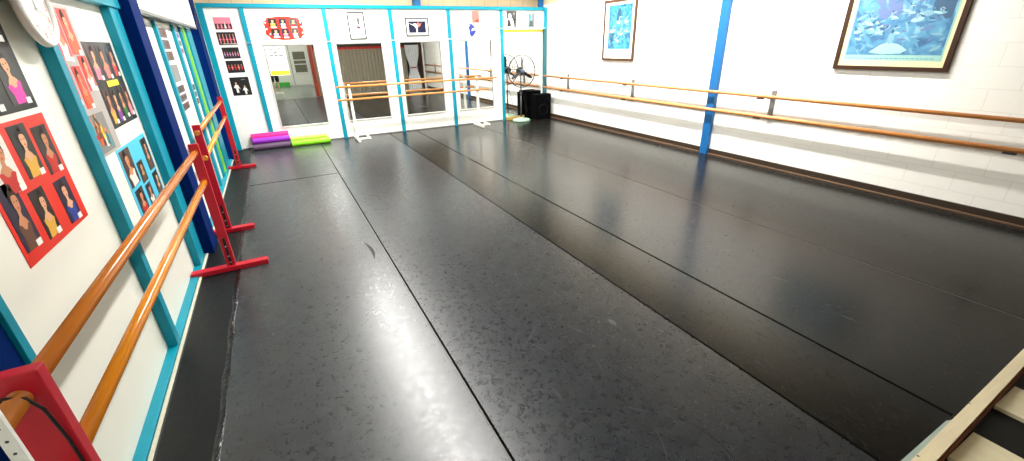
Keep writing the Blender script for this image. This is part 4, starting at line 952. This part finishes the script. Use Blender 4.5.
for s in (-1, 1):
    hx = -PX + s * 0.085
    for k, (dz, ln) in enumerate(((.018, .05), (.006, .058), (-.006, .054), (-.017, .042))):
        skinned('finger', [(q(hx + s * .008, .42, 1.835 + dz), .009), (q(hx + s * .006, .45, 1.845 + dz), .0085), (q(hx - s * .012, .462, 1.848 + dz), .008), (q(hx - s * ln * .6, .463, 1.848 + dz), .007)], [(0, 1), (1, 2), (2, 3)], BSK, body, 0, 1)
    skinned('thumb', [(q(hx + s * .006, .41, 1.82), .011), (q(hx - s * .012, .43, 1.822), .010), (q(hx - s * .035, .442, 1.832), .008)], [(0, 1), (1, 2)], BSK, body, 0, 1)
skinned('shirt', [(q(0, 0, .90), (.165, .125)), (q(0, 0, 1.10), (.148, .108)), (q(0, .01, 1.28), (.166, .116)), (q(0, 0, 1.40), (.115, .085)), (q(-.17, 0, 1.392), .068), (q(-.225, .10, 1.41), .055), (q(.17, 0, 1.392), .068), (q(.17, .10, 1.41), .055)], [(0, 1), (1, 2), (2, 3), (3, 4), (4, 5), (3, 6), (6, 7)], mat('shirt_black', (26, 26, 30), 0.8), body)
skinned('shorts', [(q(0, 0, .97), (.16, .12)), (q(0, 0, .88), (.165, .125)), (q(-.095, 0, .78), .105), (q(-.105, .01, .42), .085), (q(.095, 0, .78), .105), (q(.105, .01, .42), .085)], [(0, 1), (1, 2), (2, 3), (1, 4), (4, 5)], mat('shorts_black', (18, 18, 20), 0.8), body)
skinned('hair', [(q(0, -.03, 1.74), (.085, .085)), (q(0, -.045, 1.66), (.09, .08)), (q(0, -.07, 1.56), (.075, .05)), (q(0, -.08, 1.46), (.05, .03))], [(0, 1), (1, 2), (2, 3)], mat('hair_dark', (50, 34, 26), 0.5), body)
fm = MB()
for s in (-1, 1): fm.lathe([(0, -.012), (.009, -.008), (.012, 0), (.009, .008), (0, .012)], PAPER, 12, Matrix.Translation(q(s * .032, .098, 1.625)))
fm.build('eyes', body)
fm = MB(); fm.tube([q(0, .10, 1.62), q(0, .118, 1.585), q(0, .108, 1.575)], [.008, .014, .008], BSK, 8); fm.build('nose', body)
fm = MB(); fm.tube([q(-.025, .094, 1.54), q(0, .102, 1.538), q(.025, .094, 1.54)], [.003, .007, .003], PCOL['salmon'], 8); fm.build('mouth', body)
for s in (-1, 1):
    fm = MB(); fm.lathe([(0, -.02), (.012, -.014), (.016, 0), (.012, .014), (0, .02)], BSK, 10, Matrix.Translation(q(s * .076, .01, 1.61)) @ Matrix.Diagonal((.6, 1.2, 1.5, 1))); fm.build('ear', body)
    sh = skinned('shoe', [(q(s * .105, -.03, .045), .042), (q(s * .11, .06, .036), .042), (q(s * .116, .17, .03), .034)], [(0, 1), (1, 2)], mat('shoe_tan', (196, 170, 140), 0.6), body)
mb = MB(); mb.box(-0.082, 0.082, -0.036, -0.028, 2.065, 2.142, BLACKG, 0.003); solo(mb, 'phone', 'dark phone held up by the person behind the viewpoint', 'phone', (0, -0.032, 2.1))

# ------------------------------------------------------------------ lamps: rows of ceiling battens, plus an added crosswise pair
TUBE = emit('tube_glow', (255, 248, 232), 3.0)
HOUS = mat('batten_white', (236, 236, 232), 0.5)
LZ = 4.12
def lamp(name, x, y, z, sx, sy, w, col):
    l = bpy.data.lights.new(name, 'AREA'); l.shape = 'RECTANGLE'; l.size = sx; l.size_y = sy; l.energy = w; l.color = col
    o = bpy.data.objects.new(name, l); COL.objects.link(o); o.location = (x, y, z)
    return o
rows = ((1.4, 'over the grey sheet'), (5.8, 'along the blockwork wall'))
POW = (1.0, 1.0)
for ri, (x, wh) in enumerate(rows):
    for k in range(3):
        y = 4.3 + k * 2.6
        t = thing('ceiling_batten', 'white twin-tube ceiling light %s, %s from the mirror wall' % (wh, ('third', 'second', 'first')[k]), 'ceiling light', (x, y, 4.3), 'ceiling battens')
        mb = MB(); mb.box(x - 0.11, x + 0.11, y - 1.2, y + 1.2, 4.23, 4.299, HOUS, 0.01); mb.build('housing', t, (x, y, 4.26))
        for s in (-1, 1):
            mb = MB(); mb.tube([(x + s * 0.055, y - 1.17, 4.205), (x + s * 0.055, y + 1.17, 4.205)], 0.018, TUBE, 10); mb.build('tube', t, (x, y, 4.2))
        o = lamp('batten_light', x, y, LZ + 0.05, 0.16, 2.4, (165, 150)[ri], (1.0, 0.98, 0.94))
        if ri == 1: o.rotation_euler = (0, -0.5, 0); o.data.spread = 2.1      # tilted to the wall, spread narrowed to keep sheen off the floor
for k, x in enumerate((1.9, 5.0)):  # crosswise pair added only to brighten the back wall
    t = thing('ceiling_batten', 'added white fill light set crosswise to brighten the mirror wall, %s' % ('over the first two mirrors', 'over the fan end')[k], 'ceiling light', (x, 9.6, 4.3), 'ceiling battens')
    mb = MB(); mb.box(x - 1.2, x + 1.2, 9.51, 9.69, 4.23, 4.299, HOUS, 0.01); mb.build('housing', t, (x, 9.6, 4.26))
    mb = MB(); mb.tube([(x - 1.17, 9.6, 4.205), (x + 1.17, 9.6, 4.205)], 0.018, TUBE, 10); mb.build('tube', t, (x, 9.6, 4.2))
    o = lamp('batten_light', x, 9.6, LZ + 0.05, 2.4, 0.16, 60, (1.0, 0.98, 0.94)); o.rotation_euler = (0.55, 0, 0); o.data.spread = 2.0
lamp('entry_light', 0.4, -4.0, 4.15, 0.4, 5.0, 120, (1.0, 0.97, 0.92))

w = bpy.data.worlds.new('World'); S.world = w; w.use_nodes = True
w.node_tree.nodes['Background'].inputs['Color'].default_value = (0.9, 0.93, 1.0, 1)
w.node_tree.nodes['Background'].inputs['Strength'].default_value = 0.3

# ------------------------------------------------------------------ camera
yaw, pit, roll_ = 0.4804, -0.4142, -0.0275
F = Vector((math.sin(yaw) * math.cos(pit), math.cos(yaw) * math.cos(pit), math.sin(pit)))
Rv = Vector((math.cos(yaw), -math.sin(yaw), 0)); U = Rv.cross(F)
c, s = math.cos(roll_), math.sin(roll_)
R2 = c * Rv + s * U; U2 = -s * Rv + c * U
cam = bpy.data.cameras.new('Camera'); cam.sensor_width = 36; cam.lens = 427.424 * 36 / 1024; cam.clip_start = 0.02; cam.clip_end = 100
co = bpy.data.objects.new('Camera', cam); COL.objects.link(co)
M = Matrix(((R2.x, U2.x, -F.x, 0), (R2.y, U2.y, -F.y, 0), (R2.z, U2.z, -F.z, 2.1), (0, 0, 0, 1)))
co.matrix_world = M
S.camera = co
S.view_settings.view_transform = 'Standard'; S.view_settings.look = 'None'
S.view_settings.exposure = 0.28; S.view_settings.gamma = 1.0; S.view_settings.use_curve_mapping = False
